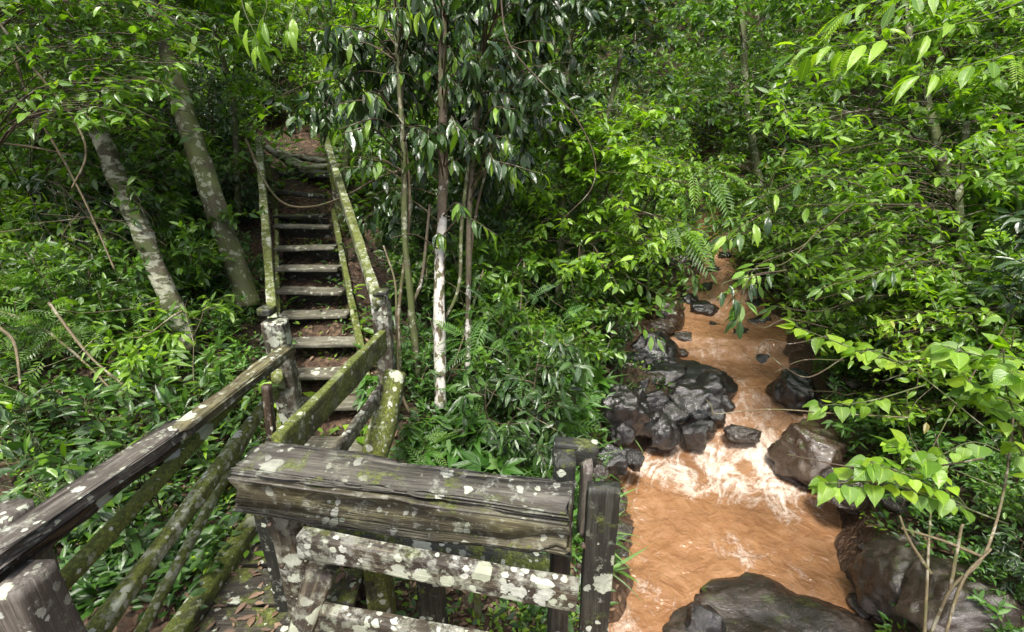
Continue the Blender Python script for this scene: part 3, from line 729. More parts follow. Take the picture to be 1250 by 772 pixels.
# ------------------------------------------------------------------ timber
def beam(name, A, B, w, h, parent, mat, up=(0, 0, 1), seed=0, rough=.06, crack=0.0, taper=1.0, bow=0.0, rnd=.28, nl=None, label=None, ragged=0.0, roll=0.0):
    """weathered timber from A to B, w across, h along `up`"""
    A, B = Vector(A), Vector(B); L = (B - A).length; X = (B - A).normalized(); U = Vector(up)
    Y = U.cross(X).normalized(); Z = X.cross(Y).normalized()
    if roll: q = Matrix.Rotation(roll, 3, X); Y, Z = q @ Y, q @ Z
    W = Matrix(((X.x, Y.x, Z.x, A.x), (X.y, Y.y, Z.y, A.y), (X.z, Y.z, Z.z, A.z), (0, 0, 0, 1)))
    nl = nl or max(10, int(L / .035)); nc = 28 if not crack else 84
    prof = []
    for k in range(nc):
        a = 2 * math.pi * k / nc; c, s = math.cos(a), math.sin(a); e = rnd
        px = math.copysign(abs(c) ** e, c); pz = math.copysign(abs(s) ** e, s); prof.append((px * w / 2, pz * h / 2))
    V = []; sv = Vector((seed * 7.31, seed * 3.7, 0))
    for i in range(nl + 1):
        t = i / nl; x = L * t; k_ = 1 + (taper - 1) * t; bz = bow * math.sin(math.pi * t)
        for k, (py, pz) in enumerate(prof):
            p = Vector((x, py, pz)); n1 = mn.noise(p * 3.0 + sv); n2 = mn.noise(Vector((x * 4, py * 30, pz * 30)) + sv)
            s = k_ * (1 + rough * n1 * 2.2 + rough * n2)
            y_, z_ = py * s, pz * s + bz
            if crack:
                c = mn.noise(Vector((x * .9, py * 34 + .25 * mn.noise(Vector((x * 6, 0, 1)) + sv), pz * 34)) + sv); gz_ = max(0, 1 - abs(c) * 7)
                fr = crack * gz_ * (.5 + .5 * mn.noise(Vector((x * 2.3, k * .3, 7)) + sv))
                step = crack * .6 * mn.noise(Vector((x * .5, k * .9, 5)) + sv)
                y_ *= 1 - fr * 2.2 / max(w, .02) * .1 - step; z_ -= math.copysign(fr * .026, pz); z_ *= 1 - step
            ex = ragged * (mn.noise(Vector((py * 30, pz * 30, 3)) + sv)) if i in (0, nl) else 0
            V.append((x + ex, y_, z_))
    F_ = []
    for i in range(nl):
        for k in range(nc):
            a, b = i * nc + k, i * nc + (k + 1) % nc; F_.append((a, a + nc, b + nc)); F_.append((a, b + nc, b))
    for i, flip in ((0, False), (nl, True)):
        c = len(V); o = i * nc
        V.append((L * i / nl, 0, 0))
        for k in range(nc):
            a, b = o + k, o + (k + 1) % nc; F_.append((c, b, a) if flip else (c, a, b))
    if X.cross(Y).dot(Z) < 0: F_ = [f[::-1] for f in F_]
    return put(name, mesh_np(name, V, F_), parent, M[mat] if isinstance(mat, str) else mat, W, label=label)

# --- footbridge / landing: deck planks, joists, mossy kerb log
def at(px, py, d): return P(px, py, d)
DZ = EYE.z - 2.42
fb = empty('footbridge', (-1.35, 2.0, DZ), 'dark mossy plank walkway between the railings at the foot of the stairs', 'footbridge')
yy = .55; r2 = random.Random(3); i = 0
while yy < 3.25:
    wd = .19 + r2.random() * .07
    beam('deck_plank', (-1.66 + r2.uniform(-.03, .03), yy + wd / 2, DZ + r2.uniform(-.008, .008)), (-.86 + r2.uniform(-.03, .05), yy + wd / 2 + r2.uniform(-.02, .02), DZ + r2.uniform(-.01, .01)), wd, .045, fb, 'deck', seed=20 + i, rough=.035, rnd=.18)
    yy += wd + .012 + r2.random() * .02; i += 1
beam('kerb_log', (-1.70, .6, DZ + .06), (-1.64, 3.35, DZ + .06), .11, .10, fb, 'mosswood', seed=5, label='mossy kerb log along the left edge of the deck')
beam('joist', (-1.55, .5, DZ - .12), (-1.55, 3.3, DZ - .12), .1, .16, fb, 'darkwood', seed=6)
beam('joist', (-.98, .5, DZ - .12), (-.98, 3.3, DZ - .12), .1, .16, fb, 'darkwood', seed=7)
# the part of the bridge the camera stands over, seen between the front rails
for k, (x0, y0) in enumerate([(-.9, 1.46), (-.9, 1.72)]):
    pass
for (a, b, w_, m_, s_) in [(at(452, 640, 2.75), at(420, 800, 2.8), .13, 'mosswood', 31), (at(520, 650, 2.9), at(508, 800, 2.95), .15, 'darkwood', 32), (at(432, 560, 2.9), at(425, 800, 3.0), .08, 'lichwood', 33), (at(578, 650, 3.1), at(560, 800, 3.1), .045, 'mosswood', 34)]:
    b = Vector((a.x + .02, a.y, gz(a.x, a.y) - .2))
    beam('support_post', a, b, w_, w_, fb, m_, up=(0, 1, 0), seed=s_)
beam('cross_beam', at(355, 632, 2.55), at(690, 700, 2.75), .14, .09, fb, 'darkwood', seed=35)

_r = np.random.RandomState(8); _k = 420
_o = np.c_[-1.68 + .85 * _r.rand(_k), .6 + 2.7 * _r.rand(_k), DZ + .028 + .012 * _r.rand(_k)]; _a = _r.rand(_k) * 6.28
_v, _f, _c = leaves_mesh('l', 'oval', _o, np.c_[np.cos(_a), np.sin(_a), _r.randn(_k) * .12], np.c_[_r.randn(_k, 2) * .25, np.ones(_k)], .03 + .05 * _r.rand(_k), _r)
tag(put('leaf_litter', mesh_np('deck_litter', _v, _f, _c), mat=M['litter']), 'brown dead leaves scattered over the dark deck planks', 'leaf litter', kind='stuff')
# --- front railing (across the picture)
fr = empty('wooden_railing', (-.5, 1.8, DZ), 'heavy cracked timber railing with pale lichen across the front of the bridge', 'railing', None)
Zr = -1.35
bL = (PZ(303, 562, Zr + .0) ); bR = PZ(697, 616, Zr - .01)
beam('top_beam', bL + Vector((0, 0, -.075)), bR + Vector((0, 0, -.07)), .215, .18, fr, 'beam', seed=1, rough=.05, crack=.75, rnd=.22, nl=150, ragged=.03, label='cracked dark top beam spotted with white lichen')
beam('rail', at(368, 662, 2.02), at(705, 727, 1.86), .06, .11, fr, 'lichwood', seed=2, rough=.07, rnd=.22, label='middle rail crusted with white lichen')
beam('rail', at(395, 752, 2.05), at(705, 812, 1.86), .06, .105, fr, 'lichwood', seed=3, rough=.07, rnd=.22)
pl = Vector((-1.03, 1.875, EYE.z - 1.50)); beam('post', pl, Vector((pl.x + .03, pl.y + .01, DZ - .3)), .15, .13, fr, 'lichwood', up=(0, 1, 0), seed=4, rough=.08, label='left corner post streaked with lichen')
pc = at(318, 552, 2.42); beam('post', pc, Vector((pc.x, pc.y, DZ - .3)), .12, .12, fr, 'darkwood', up=(0, 1, 0), seed=14, label='dark corner post behind the beam')
beam('brace', at(395, 690, 2.2), at(345, 840, 2.15), .11, .13, fr, 'lichwood', seed=5, up=(0, 1, 0), rough=.1)
pr = at(689, 552, 2.10); beam('post', pr, Vector((pr.x + .0, pr.y, 1.2)), .085, .15, fr, 'darkwood', up=(0, 1, 0), seed=8, rough=.05, label='dark split post at the right end of the beam')
pr = at(716, 562, 2.12); beam('post', pr, Vector((pr.x + .0, pr.y + .0, 2.35)), .045, .12, fr, 'grey', up=(0, 1, 0), seed=9, rough=.12, ragged=.05, label='splintered pale sliver beside the right post')
beam('cap', at(676, 548, 2.16), at(728, 554, 2.16), .07, .10, fr, 'darkwood', seed=10)
a = at(737, 592, 2.06); beam('plank', a, Vector((a.x - .02, a.y - .10, 1.2)), .13, .05, fr, 'darkwood', up=(0, 1, 0), seed=11, rough=.04, rnd=.15, label='leaning black plank at the right end')

def bolt(px, py, d, parent, r=.011):
    a = at(px, py, d); v, f = tube([a, a + Vector((0, -.012, 0)), a + Vector((0, -.016, 0))], [r, r, r * .6], 8)
    put('bolt', mesh_np('bolt', v, f), parent, M['brown'])
for q in [(712, 665, 1.96), (706, 690, 1.96), (330, 640, 2.16), (345, 690, 2.24)]: bolt(*q, fr)
# --- left railing: broad upper boards, three mossy lower rails, posts
lr = empty('wooden_railing', (-1.65, 2.0, DZ), 'broken mossy railing with parallel rails running along the left side of the walkway', 'railing')
beam('top_board', at(350, 428, 3.55), at(216, 530, 2.50), .11, .06, lr, 'beam', seed=41, rough=.08, crack=.35, rnd=.3, ragged=.06)
beam('top_board', at(222, 520, 2.6), at(-25, 686, 1.62), .13, .05, lr, 'grey', seed=42, rough=.07, crack=.4, rnd=.25, ragged=.08, label='wide split top board, grey above and brown at the side')
beam('top_board', at(214, 538, 2.54), at(-10, 704, 1.64), .06, .06, lr, 'brown', seed=43, rough=.14, crack=.4, rnd=.4, ragged=.08, label='split brown underside of the top board')
beam('rail', at(338, 432, 3.6), at(72, 716, 1.88), .062, .062, lr, 'mossrail', seed=44, rough=.14, rnd=.6, label='rail covered in bright green moss')
beam('rail', at(335, 480, 3.45), at(112, 780, 1.98), .066, .08, lr, 'railwood', seed=45, rough=.12, rnd=.6, label='rail with moss above and white lichen on its side')
beam('rail', at(320, 500, 3.4), at(165, 785, 2.2), .05, .055, lr, 'railwood', seed=46, rough=.12, rnd=.7)
a = at(34, 706, 1.66); beam('post', a + Vector((-.06, 0, .0)), Vector((a.x + .06, a.y - .06, DZ - .4)), .20, .16, lr, 'grey', up=(0, 1, 0), seed=47, rough=.04, rnd=.2, label='broad grey post in the bottom left corner')
a = at(8, 622, 1.95); beam('post', a, Vector((a.x, a.y, DZ - .4)), .12, .12, lr, 'grey', up=(0, 1, 0), seed=48, rough=.05)
a = at(318, 548, 3.0); beam('post', at(325, 470, 3.1), Vector((a.x, a.y, DZ - .3)), .05, .05, lr, 'brown', up=(0, 1, 0), seed=49)

# --- right railing of the walkway
rr = empty('wooden_railing', (-1.0, 2.8, DZ), 'single mossy sloping board railing on the right of the walkway up to the white post', 'railing')
beam('rail', at(340, 552, 2.36), at(468, 416, 3.75), .05, .165, rr, 'mosswood', seed=51, rough=.05, rnd=.2, nl=60)
beam('rail', at(352, 640, 2.5), at(470, 470, 3.85), .05, .10, rr, 'lichwood', seed=52, rough=.08)

# --- staircase
stc = empty('wooden_staircase', at(400, 520, 4.2), 'steep mossy wooden staircase with plank treads climbing the wooded slope', 'staircase')
tr = random.Random(9)
for i, (py, px, d, wpx) in enumerate(STEPS):
    c = at(px, py, d); hw = wpx / F * d / 2 + .01; tl = tr.uniform(-.012, .012)
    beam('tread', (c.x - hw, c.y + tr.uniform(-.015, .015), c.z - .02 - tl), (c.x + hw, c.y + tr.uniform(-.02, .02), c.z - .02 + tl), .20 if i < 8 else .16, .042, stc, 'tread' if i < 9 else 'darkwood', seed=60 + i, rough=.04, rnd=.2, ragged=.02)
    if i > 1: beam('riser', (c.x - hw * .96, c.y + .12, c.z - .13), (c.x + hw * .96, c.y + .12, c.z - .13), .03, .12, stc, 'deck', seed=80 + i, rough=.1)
def pick(s, i): py, px, d, wpx = STEPS[i]; return at(px + s * wpx / 2 * 1.04, py + 6, d)
beam('stringer', pick(-1, 0) + Vector((-.03, -.2, -.15)), pick(-1, 9) + Vector((-.03, .2, .05)), .05, .15, stc, 'mosswood', seed=91, rough=.06)
beam('stringer', pick(1, 1) + Vector((.04, -.1, -.02)), pick(1, 9) + Vector((.04, .2, .05)), .07, .16, stc, 'mosswood', seed=92, rough=.08, label='moss-covered right stringer')
# posts
a = at(335, 392, 3.95); beam('post', a, Vector((a.x + .03, a.y, DZ - .2)), .17, .15, stc, 'lichwood', up=(0, 1, 0), seed=93, rough=.06, label='lichen-blotched post at the left foot of the stairs')
beam('cap', at(318, 379, 3.95), at(333, 380, 3.95), .12, .06, stc, 'darkwood', seed=95)
a = at(463, 358, 3.95); beam('post', a, Vector((a.x + .01, a.y, DZ - .3)), .13, .13, stc, 'lichwood', up=(0, 1, 0), seed=94, rough=.06, label='white lichen-covered post at the right foot of the stairs')
beam('cap', at(457, 357, 3.9), at(474, 357, 3.9), .12, .035, stc, 'darkwood', seed=96)
a = at(316, 190, 7.2); beam('post', a, Vector((a.x + .12, a.y, gz(a.x, a.y) - .3)), .17, .14, stc, 'mosswood', up=(0, 1, 0), seed=97)
a = at(408, 200, 7.0); beam('post', a, Vector((a.x + .08, a.y, gz(a.x, a.y) - .3)), .17, .14, stc, 'mosswood', up=(0, 1, 0), seed=98)
# sloping handrails
beam('handrail', at(316, 172, 7.1), at(340, 470, 3.98), .085, .14, stc, 'railwood', seed=99, rough=.07, rnd=.3, nl=90, label='long pale left handrail board')
beam('handrail', at(398, 174, 6.9), at(462, 372, 3.9), .08, .12, stc, 'railwood', seed=100, rough=.07, rnd=.3, nl=90, label='long right handrail board')
# thick mossy log that props the right side
lg = empty('mossy_log', at(440, 560, 3.6), 'thick moss-covered leaning log right of the lowest steps', 'log')
A_, B_ = at(484, 456, 3.85), at(436, 640, 3.4)
beam('log', A_, B_, .165, .155, lg, 'mosswood', seed=101, rough=.12, rnd=.75)

# root log across the path above the stairs
_up = Vector((0, 0, .14))
rt = empty('root_log', at(370, 200, 8.4), 'pale mossy root log lying across the earth path above the top step', 'root')
tb = Tubes()
tb.add(spline([at(326, 180, 8.0), at(348, 193, 7.95), at(372, 206, 7.9), at(404, 203, 8.0)], 30), np.interp(np.linspace(0, 1, 30), [0, .5, 1], [.05, .10, .05]), 10, .3, 3)
tb.add(spline([at(332, 183, 8.1), at(365, 192, 8.1), at(408, 198, 8.1)], 24), .055, 8, .3, 4)
put('root', tb.mesh('root'), rt, M['palebark'])
beam('rotten_log', at(343, 214, 7.95), at(405, 214, 7.95), .2, .16, rt, 'darkwood', seed=102, rough=.2, rnd=.7)
beam('log', at(330, 234, 7.35), at(398, 240, 7.3), .10, .07, rt, 'darkwood', seed=104, rough=.2, rnd=.7)

# ------------------------------------------------------------------ rocks
def rock_mesh(seed, sub=5, rough=.33, facet=.5, flat=0):
    import bmesh
    bm = bmesh.new(); bmesh.ops.create_icosphere(bm, subdivisions=sub, radius=1); sv = Vector((seed * 5.7, seed * 2.1, seed))
    rs = np.random.RandomState(seed); pl = norm(rs.randn(16, 3)); off = .62 + .3 * rs.rand(16); tilt = Vector(norm(rs.randn(3) * [.5, .5, 1]))
    for v in bm.verts:
        p = v.co.normalized(); r = 1 + rough * .8 * mn.noise(p * 1.2 + sv); q = np.array(p) * r
        for n_, o_ in zip(pl, off):
            k = q @ n_ - o_
            if k > 0: q = q - n_ * k * .86
        p2 = Vector(q); q = p2 * (1 + rough * .35 * mn.noise(p2 * 3.2 + sv) + rough * .09 * mn.fractal(p2 * 6 + sv, .75, 2, 4))
        c = 1 - abs(mn.noise(p2 * 1.9 + sv * 2)) * 9
        if c > 0: q = q * (1 - .05 * c)
        st = mn.noise(Vector((p2.dot(tilt) * 5, 0, 0)) + sv + p2 * .6); q = q * (1 + .03 * st)
        if flat and q.z > .12: q.z = .12 + (q.z - .12) * (1 - flat)
        v.co = q
    me = bpy.data.meshes.new('rock'); bm.to_mesh(me); bm.free()
    me.polygons.foreach_set("use_smooth", np.ones(len(me.polygons), bool)); return me
def rock(px, py, wpx, hpx, d, mat, seed, label, depth=1.0, rot=0, group=None, sub=5, name='boulder', rough=.33, flat=0):
    """rock whose silhouette is about wpx x hpx in the photograph"""
    c = at(px, py, d); a = wpx / F * d / 2; h = hpx / F * d / 2
    me = rock_mesh(seed, sub, rough, flat=flat); hpx *= .95
    o = put(name, me, None, M[mat]); o.location = c; o.rotation_euler = (0, 0, rot); o.scale = (a, (a + h) / 2 * depth, h * 1.1)
    return tag(o, label, 'rock' if name == 'rock' else 'boulder', group)
rock(845, 458, 84, 44, 7.0, 'rock', 1, 'wide flat black boulder at the top of the wet rock cluster in the stream', flat=.5)
rock(868, 478, 62, 56, 6.6, 'rock', 2, 'black rounded boulder on the right side of the cluster, against the rapids')
rock(846, 500, 64, 56, 6.35, 'rock', 3, 'large glossy black boulder in the middle of the cluster')
rock(872, 508, 30, 30, 6.2, 'rock', 140, 'small black stone at the right foot of the cluster', name='rock', sub=4)
rock(826, 485, 34, 24, 6.6, 'rock', 141, 'flat black stone between the slab and the middle boulder', name='rock', sub=4, flat=.5)
rock(806, 527, 48, 44, 5.95, 'rock', 4, 'round wet boulder just above the brown pool with runnels either side')
rock(848, 530, 42, 36, 5.95, 'rock', 5, 'small round wet boulder beside the white foam')
for k_, (a_, b_, c_, d_, e_) in enumerate([(782, 472, 44, 30, 6.6), (800, 490, 42, 30, 6.35), (822, 508, 40, 26, 6.15), (838, 476, 40, 30, 6.7), (880, 470, 36, 30, 6.75), (822, 448, 40, 28, 7.1), (786, 448, 38, 26, 7.1), (862, 522, 30, 24, 6.05), (786, 522, 34, 30, 5.85), (884, 496, 26, 26, 6.4), (775, 490, 34, 34, 6.2), (760, 530, 34, 30, 5.6)]):
    rock(a_, b_, c_, d_, e_, 'rock', 150 + k_, 'black wet stone packed into the rock cluster left of the rapids', sub=4, group='black stones packed into the rock cluster', name='rock', rough=.4)
rock(800, 434, 70, 46, 7.4, 'rock', 6, 'flat black rock slab at the upper left of the cluster')
rock(805, 462, 80, 34, 6.9, 'rock', 7, 'low grey-black slab behind the round wet boulder', rough=.25)
rock(770, 452, 50, 44, 6.9, 'rock', 8, 'dark slab half hidden under the left bank leaves')
rock(812, 388, 50, 48, 8.2, 'rockb', 9, 'brown mossy boulder in the left of the upper stream')
rock(808, 400, 34, 24, 7.9, 'rockb', 10, 'small mossy stone in front of the brown mossy boulder')
rock(858, 378, 46, 20, 8.7, 'rock', 11, 'low black ledge in the middle of the upper stream')
rock(838, 368, 34, 18, 9.0, 'rock', 12, 'small black ledge above the brown mossy boulder')
rock(764, 503, 62, 72, 5.75, 'rock', 13, 'tall wet dark bank rock left of the round boulder', rough=.4)
rock(745, 560, 56, 38, 5.25, 'rock', 14, 'angular dark rock at the left edge of the pool', rough=.45)
rock(774, 562, 30, 26, 5.35, 'rock', 15, 'small broken rock where the pool meets the left bank', rough=.45)
rock(725, 580, 36, 40, 4.9, 'rockf', 16, 'dark stone at the water edge behind the right end post')
rock(832, 258, 60, 22, 14.0, 'rockb', 17, 'brown flat boulder at the head of the stream')
rock(856, 262, 34, 18, 13.2, 'rockb', 18, 'small brown stone at the head of the stream')
rock(845, 280, 30, 16, 12.2, 'rock', 19, 'grey stone at the left of the narrow upper channel')
rock(992, 556, 92, 84, 5.45, 'rockb', 20, 'big reddish brown boulder on the right side of the rapids')
rock(968, 478, 54, 62, 6.4, 'rock', 21, 'black boulder under the twigs at the right of the rapids')
rock(1035, 600, 70, 50, 4.75, 'rockf', 22, 'low dark rock at the right edge of the pool')
rock(1105, 712, 125, 92, 3.95, 'rockf', 23, 'large rounded dark boulder at the lower right of the pool')
rock(1180, 745, 160, 90, 3.5, 'rockf', 24, 'flat brown rock in the lower right corner', rough=.3)
rock(985, 812, 340, 230, 3.85, 'rockf', 25, 'broad flat wet rock in the foreground below the pool', depth=.9, sub=6, rough=.4, flat=.72)
rock(862, 768, 50, 60, 3.95, 'rock', 26, 'dark rock hump where the foreground rock meets the foam')
rock(925, 395, 40, 20, 8.4, 'rock', 27, 'dark ledge on the right of the upper stream')
rock(955, 375, 70, 26, 8.8, 'rock', 28, 'layered grey ledge under the twigs on the right')
rock(1000, 400, 90, 50, 8.0, 'rock', 29, 'dark bank rock in shade right of the twigs')
rock(905, 530, 44, 22, 5.95, 'rockf', 31, 'low rock awash in the middle of the rapids')
rock(830, 320, 40, 40, 10.2, 'rockf', 32, 'dark bank stone beneath leaves left of the narrow channel')
rock(905, 345, 40, 24, 9.6, 'rockf', 33, 'dark stone right of the narrow channel')
rock(180, 690, 170, 120, 3.35, 'rockb', 34, 'mossy mound of stone under the left railing', sub=5)
for k_, (a_, b_, c_, d_) in enumerate([(862, 352, 30, 14), (888, 368, 26, 10), (905, 408, 34, 14), (835, 412, 40, 14), (872, 398, 28, 10), (930, 440, 26, 16), (870, 330, 22, 12), (885, 312, 20, 10), (856, 298, 22, 12), (820, 372, 26, 14), (925, 372, 40, 16), (915, 470, 30, 12), (890, 430, 22, 8), (955, 560, 34, 22), (940, 505, 22, 12)]):
    rock(a_, b_, c_, d_, stream_depth(b_) + .05, 'rock' if k_ % 3 else 'rockf', 120 + k_, 'small dark rock breaking the surface of the ' + ('narrow upper channel' if b_ < 340 else 'middle rapids' if b_ < 425 else 'lower rapids'), sub=4, group='rocks in the rapids', name='rock')
rsn = np.random.RandomState(4); smallm = [rock_mesh(50 + i, 3) for i in range(4)]; cnt = 0
for i in range(400):
    k = rsn.randint(3, len(SP) - 2); t = rsn.rand(); c0 = SP[k] * (1 - t) + SP[k + 1] * t; dxy = SP[k + 1][:2] - SP[k][:2]; dxy = dxy / np.linalg.norm(dxy)
    side = 1 if rsn.rand() < .5 else -1; off = c0[3] + rsn.uniform(-.05, .45); x = c0[0] + dxy[1] * off * side; y = c0[1] - dxy[0] * off * side
    r = rsn.uniform(.06, .17); z = gz(x, y)
    px, py, d = proj(x, y, z)
    if y < 2.8 or cnt >= 70: continue
    me = smallm[i % 4]
    if not me.materials: me.materials.append(M['rockf'])
    o = put('rock', me); o.location = (x, y, z + r * .1); o.rotation_euler = (0, 0, rsn.rand() * 6); o.scale = (r, r * rsn.uniform(.6, 1), r * rsn.uniform(.4, .7)); cnt += 1
    tag(o, 'small wet stone along the %s edge of the muddy stream' % ('left' if side < 0 else 'right'), 'rock', 'small stones along the %s water edge' % ('left' if side < 0 else 'right'))

# ------------------------------------------------------------------ trees built one by one
def single_leaf_meshes(tm, mat, k=4, seed=0):
    out = []; rs = np.random.RandomState(seed)
    for i in range(k):
        v, f, a = leaves_mesh('leaf', tm, [(0, 0, 0)], [(0, 1, 0)], [(0, 0, 1)], [1], rs, .25)
        a[:, 0] = (i + .5) / k
        me = mesh_np('leaf', v, f, a); me.materials.append(M[mat]); out.append(me)
    return out
LM = dict(big=single_leaf_meshes('big', 'dark', 5, 1), bigl=single_leaf_meshes('big', 'bright', 4, 2), heart=single_leaf_meshes('heart', 'lime', 4, 3), heartd=single_leaf_meshes('heart', 'bright', 4, 6),
          palm=single_leaf_meshes('palmate', 'herb', 3, 4), frond=single_leaf_meshes('frond', 'herb', 3, 5), fern=single_leaf_meshes('fern', 'herb', 3, 7), feather=single_leaf_meshes('feather', 'lime', 3, 8),
          oval=single_leaf_meshes('big', 'broad', 4, 9), ovald=single_leaf_meshes('big', 'under', 4, 12), featherd=single_leaf_meshes('feather', 'broad', 3, 10))
def add_leaf(kind, parent, o, d, n, s, rs, name='leaf'):
    d = norm(np.array(d, float)); n = np.array(n, float); x = norm(np.cross(d, n)); z = np.cross(x, d)
    me = LM[kind][rs.randint(len(LM[kind]))]; ob = bpy.data.objects.new(name, me); C.objects.link(ob); ob.parent = parent
    o = np.array(o) - np.array(parent.location); wv = s * (.85 + .3 * rs.rand())
    ob.matrix_basis = Matrix(((x[0] * wv, d[0] * s, z[0] * s, o[0]), (x[1] * wv, d[1] * s, z[1] * s, o[1]), (x[2] * wv, d[2] * s, z[2] * s, o[2]), (0, 0, 0, 1)))
    return ob
def px_line(lst): return np.array([at(*q) for q in lst])

def trunk_thing(name, label, cat, line, r0, r1, mat, group=None, seed=0, sides=14, n=60, extra=(), wob=.30, split=None):
    pts = spline(px_line(line), n); base = pts[-1] if pts[-1][2] < pts[0][2] else pts[0]
    t = empty(name, Vector(base), label, cat, group)
    rad = np.linspace(r0, r1, n)
    if split:
        k = int(n * split[0]); tb = Tubes(); tb.add(pts[:k + 1], rad[:k + 1], sides, wob, seed); put('upper_trunk', tb.mesh('trunk'), t, M[split[1]]); tb = Tubes(); tb.add(pts[k:][::-1], rad[k:][::-1], sides, wob, seed)
    else: tb = Tubes(); tb.add(pts, rad, sides, wob, seed)
    put('trunk', tb.mesh('trunk'), t, M[mat])
    for e in extra:
        tb = Tubes(); tb.add(spline(px_line(e[0]), 26), np.linspace(e[1], e[2], 26), 7, .15, seed + 1); put('limb', tb.mesh('limb'), t, M[e[3] if len(e) > 3 else mat])
    return t, pts
def crown_on(t, tips, roots, leafkind, size, rs, per=7, twigmat='stem', hang=.8, limit=280, young=0.0):
    """branches from `roots` (points on the trunk) to each tip, each ending in a whorl of hanging leaves"""
    tb = Tubes(); k = 0
    for tip in tips:
        tip = np.array(tip); j = np.argmin(np.linalg.norm(roots - tip, axis=1) + .8 * np.maximum(0, roots[:, 2] - tip[2] + .1)); a = roots[j]
        mid = (a + tip) / 2 + [0, 0, .18 * np.linalg.norm(tip - a)] + rs.randn(3) * .05
        pts = spline([a, mid, tip], 9); tb.add(pts, np.linspace(.009, .003, 9), 5)
        for q in range(per):
            if k >= limit: break
            f = 8 - (q // 2) * .9; i = max(1, min(7, int(f))); p = pts[i] * (1 - (f - i)) + pts[min(8, i + 1)] * (f - i) if i < 8 else pts[8]
            az = q * 2.4 + rs.rand() * .8; o = np.array([math.cos(az), math.sin(az), 0])
            tw = norm(pts[8] - pts[6]); d = norm(o * .75 + tw * .4 + np.array([0, 0, -hang * (.6 + .7 * rs.rand())]))
            nn = norm(o * .9 + np.array([0, 0, .9]) + rs.randn(3) * .25)
            kind = leafkind if rs.rand() > young else 'bigl'
            add_leaf(kind, t, p, d, nn, size * (.6 + .6 * rs.rand()), rs); k += 1
    put('branch', tb.mesh('branch'), t, M[twigmat])
def crown_stuff(t, tips, roots, tm, mat, size, rs, per=26, spread=.4, hang=.3, twigmat='stem'):
    tb = Tubes(); O, D, Nn, Sz = [], [], [], []
    for tip in tips:
        tip = np.array(tip); j = np.argmin(np.linalg.norm(roots - tip, axis=1)); a = roots[j]
        mid = (a + tip) / 2 + [0, 0, .15 * np.linalg.norm(tip - a)]; pts = spline([a, mid, tip], 8); tb.add(pts, np.linspace(.0075, .003, 8), 5)
        for s in range(7):
            e = tip + norm(rs.randn(3)) * spread * rs.rand() ** .5 * [1, 1, .6]; st = pts[3 + rs.randint(5)]
            tw = spline([st, (st + e) / 2 + [0, 0, .05], e], 5); tb.add(tw, .003, 3)
            for q in range(per // 6 + 1):
                f = .3 + .7 * rs.rand(); p = st * (1 - f) + e * f + rs.randn(3) * .02; az = rs.rand() * 6.28
                O.append(p); D.append([math.cos(az), math.sin(az), -hang + .4 * rs.randn()]); Nn.append(np.array([0, 0, 1]) + rs.randn(3) * .4); Sz.append(size * (.6 + .7 * rs.rand()))
    put('branch', tb.mesh('branch'), t, M[twigmat])
    v, f, a = leaves_mesh('foliage', tm, O, D, Nn, Sz, rs); o = put('crown', mesh_np('foliage', v, f, a), t, M[mat]); o['kind'] = 'stuff'

rs = np.random.RandomState(11)
# two pale leaning trunks on the left
t1, p1 = trunk_thing('forest_tree', 'pale banded trunk leaning left, nearest the left edge', 'tree', [(20, -160, 5.2), (70, 20, 4.9), (128, 180, 4.6), (180, 300, 4.5), (232, 430, 4.4)], .06, .088, 'palebark', 'leaning trees left of the stairs', 1, 18, 90)
t2, p2 = trunk_thing('forest_tree', 'taller mottled mossy trunk leaning left just beside the stairs', 'tree', [(150, -200, 5.6), (192, 0, 5.2), (215, 100, 5.15), (255, 230, 5.1), (305, 375, 5.2)], .078, .108, 'mossbark', 'leaning trees left of the stairs', 2, 20, 110,
                     extra=[([(205, 60, 5.15), (190, 10, 5.0), (196, -60, 4.8)], .05, .03)])
tipsA = [at(rs.uniform(-60, 330), rs.uniform(-90, 70), rs.uniform(4.6, 6)) for _ in range(40)]
rc = np.random.RandomState(3)
tipsShade = [np.array((rc.uniform(-6.2, -2.9), rc.uniform(2.2, 7.5), rc.uniform(6.6, 8.2))) for _ in range(50)]  # unseen crown above the view, added to shade the left hillside
crown_stuff(t2, tipsShade, p2[:12], 'oval', 'broad', .17, rs, 60, .7)
crown_stuff(t1, tipsA[:20], p1[:50], 'oval', 'broad', .12, rs, 60, .55)
crown_stuff(t2, tipsA[20:] + [at(rs.uniform(230, 420), rs.uniform(-80, 40), rs.uniform(5, 6.5)) for _ in range(10)], p2[:50], 'oval', 'bright', .11, rs, 60, .5)
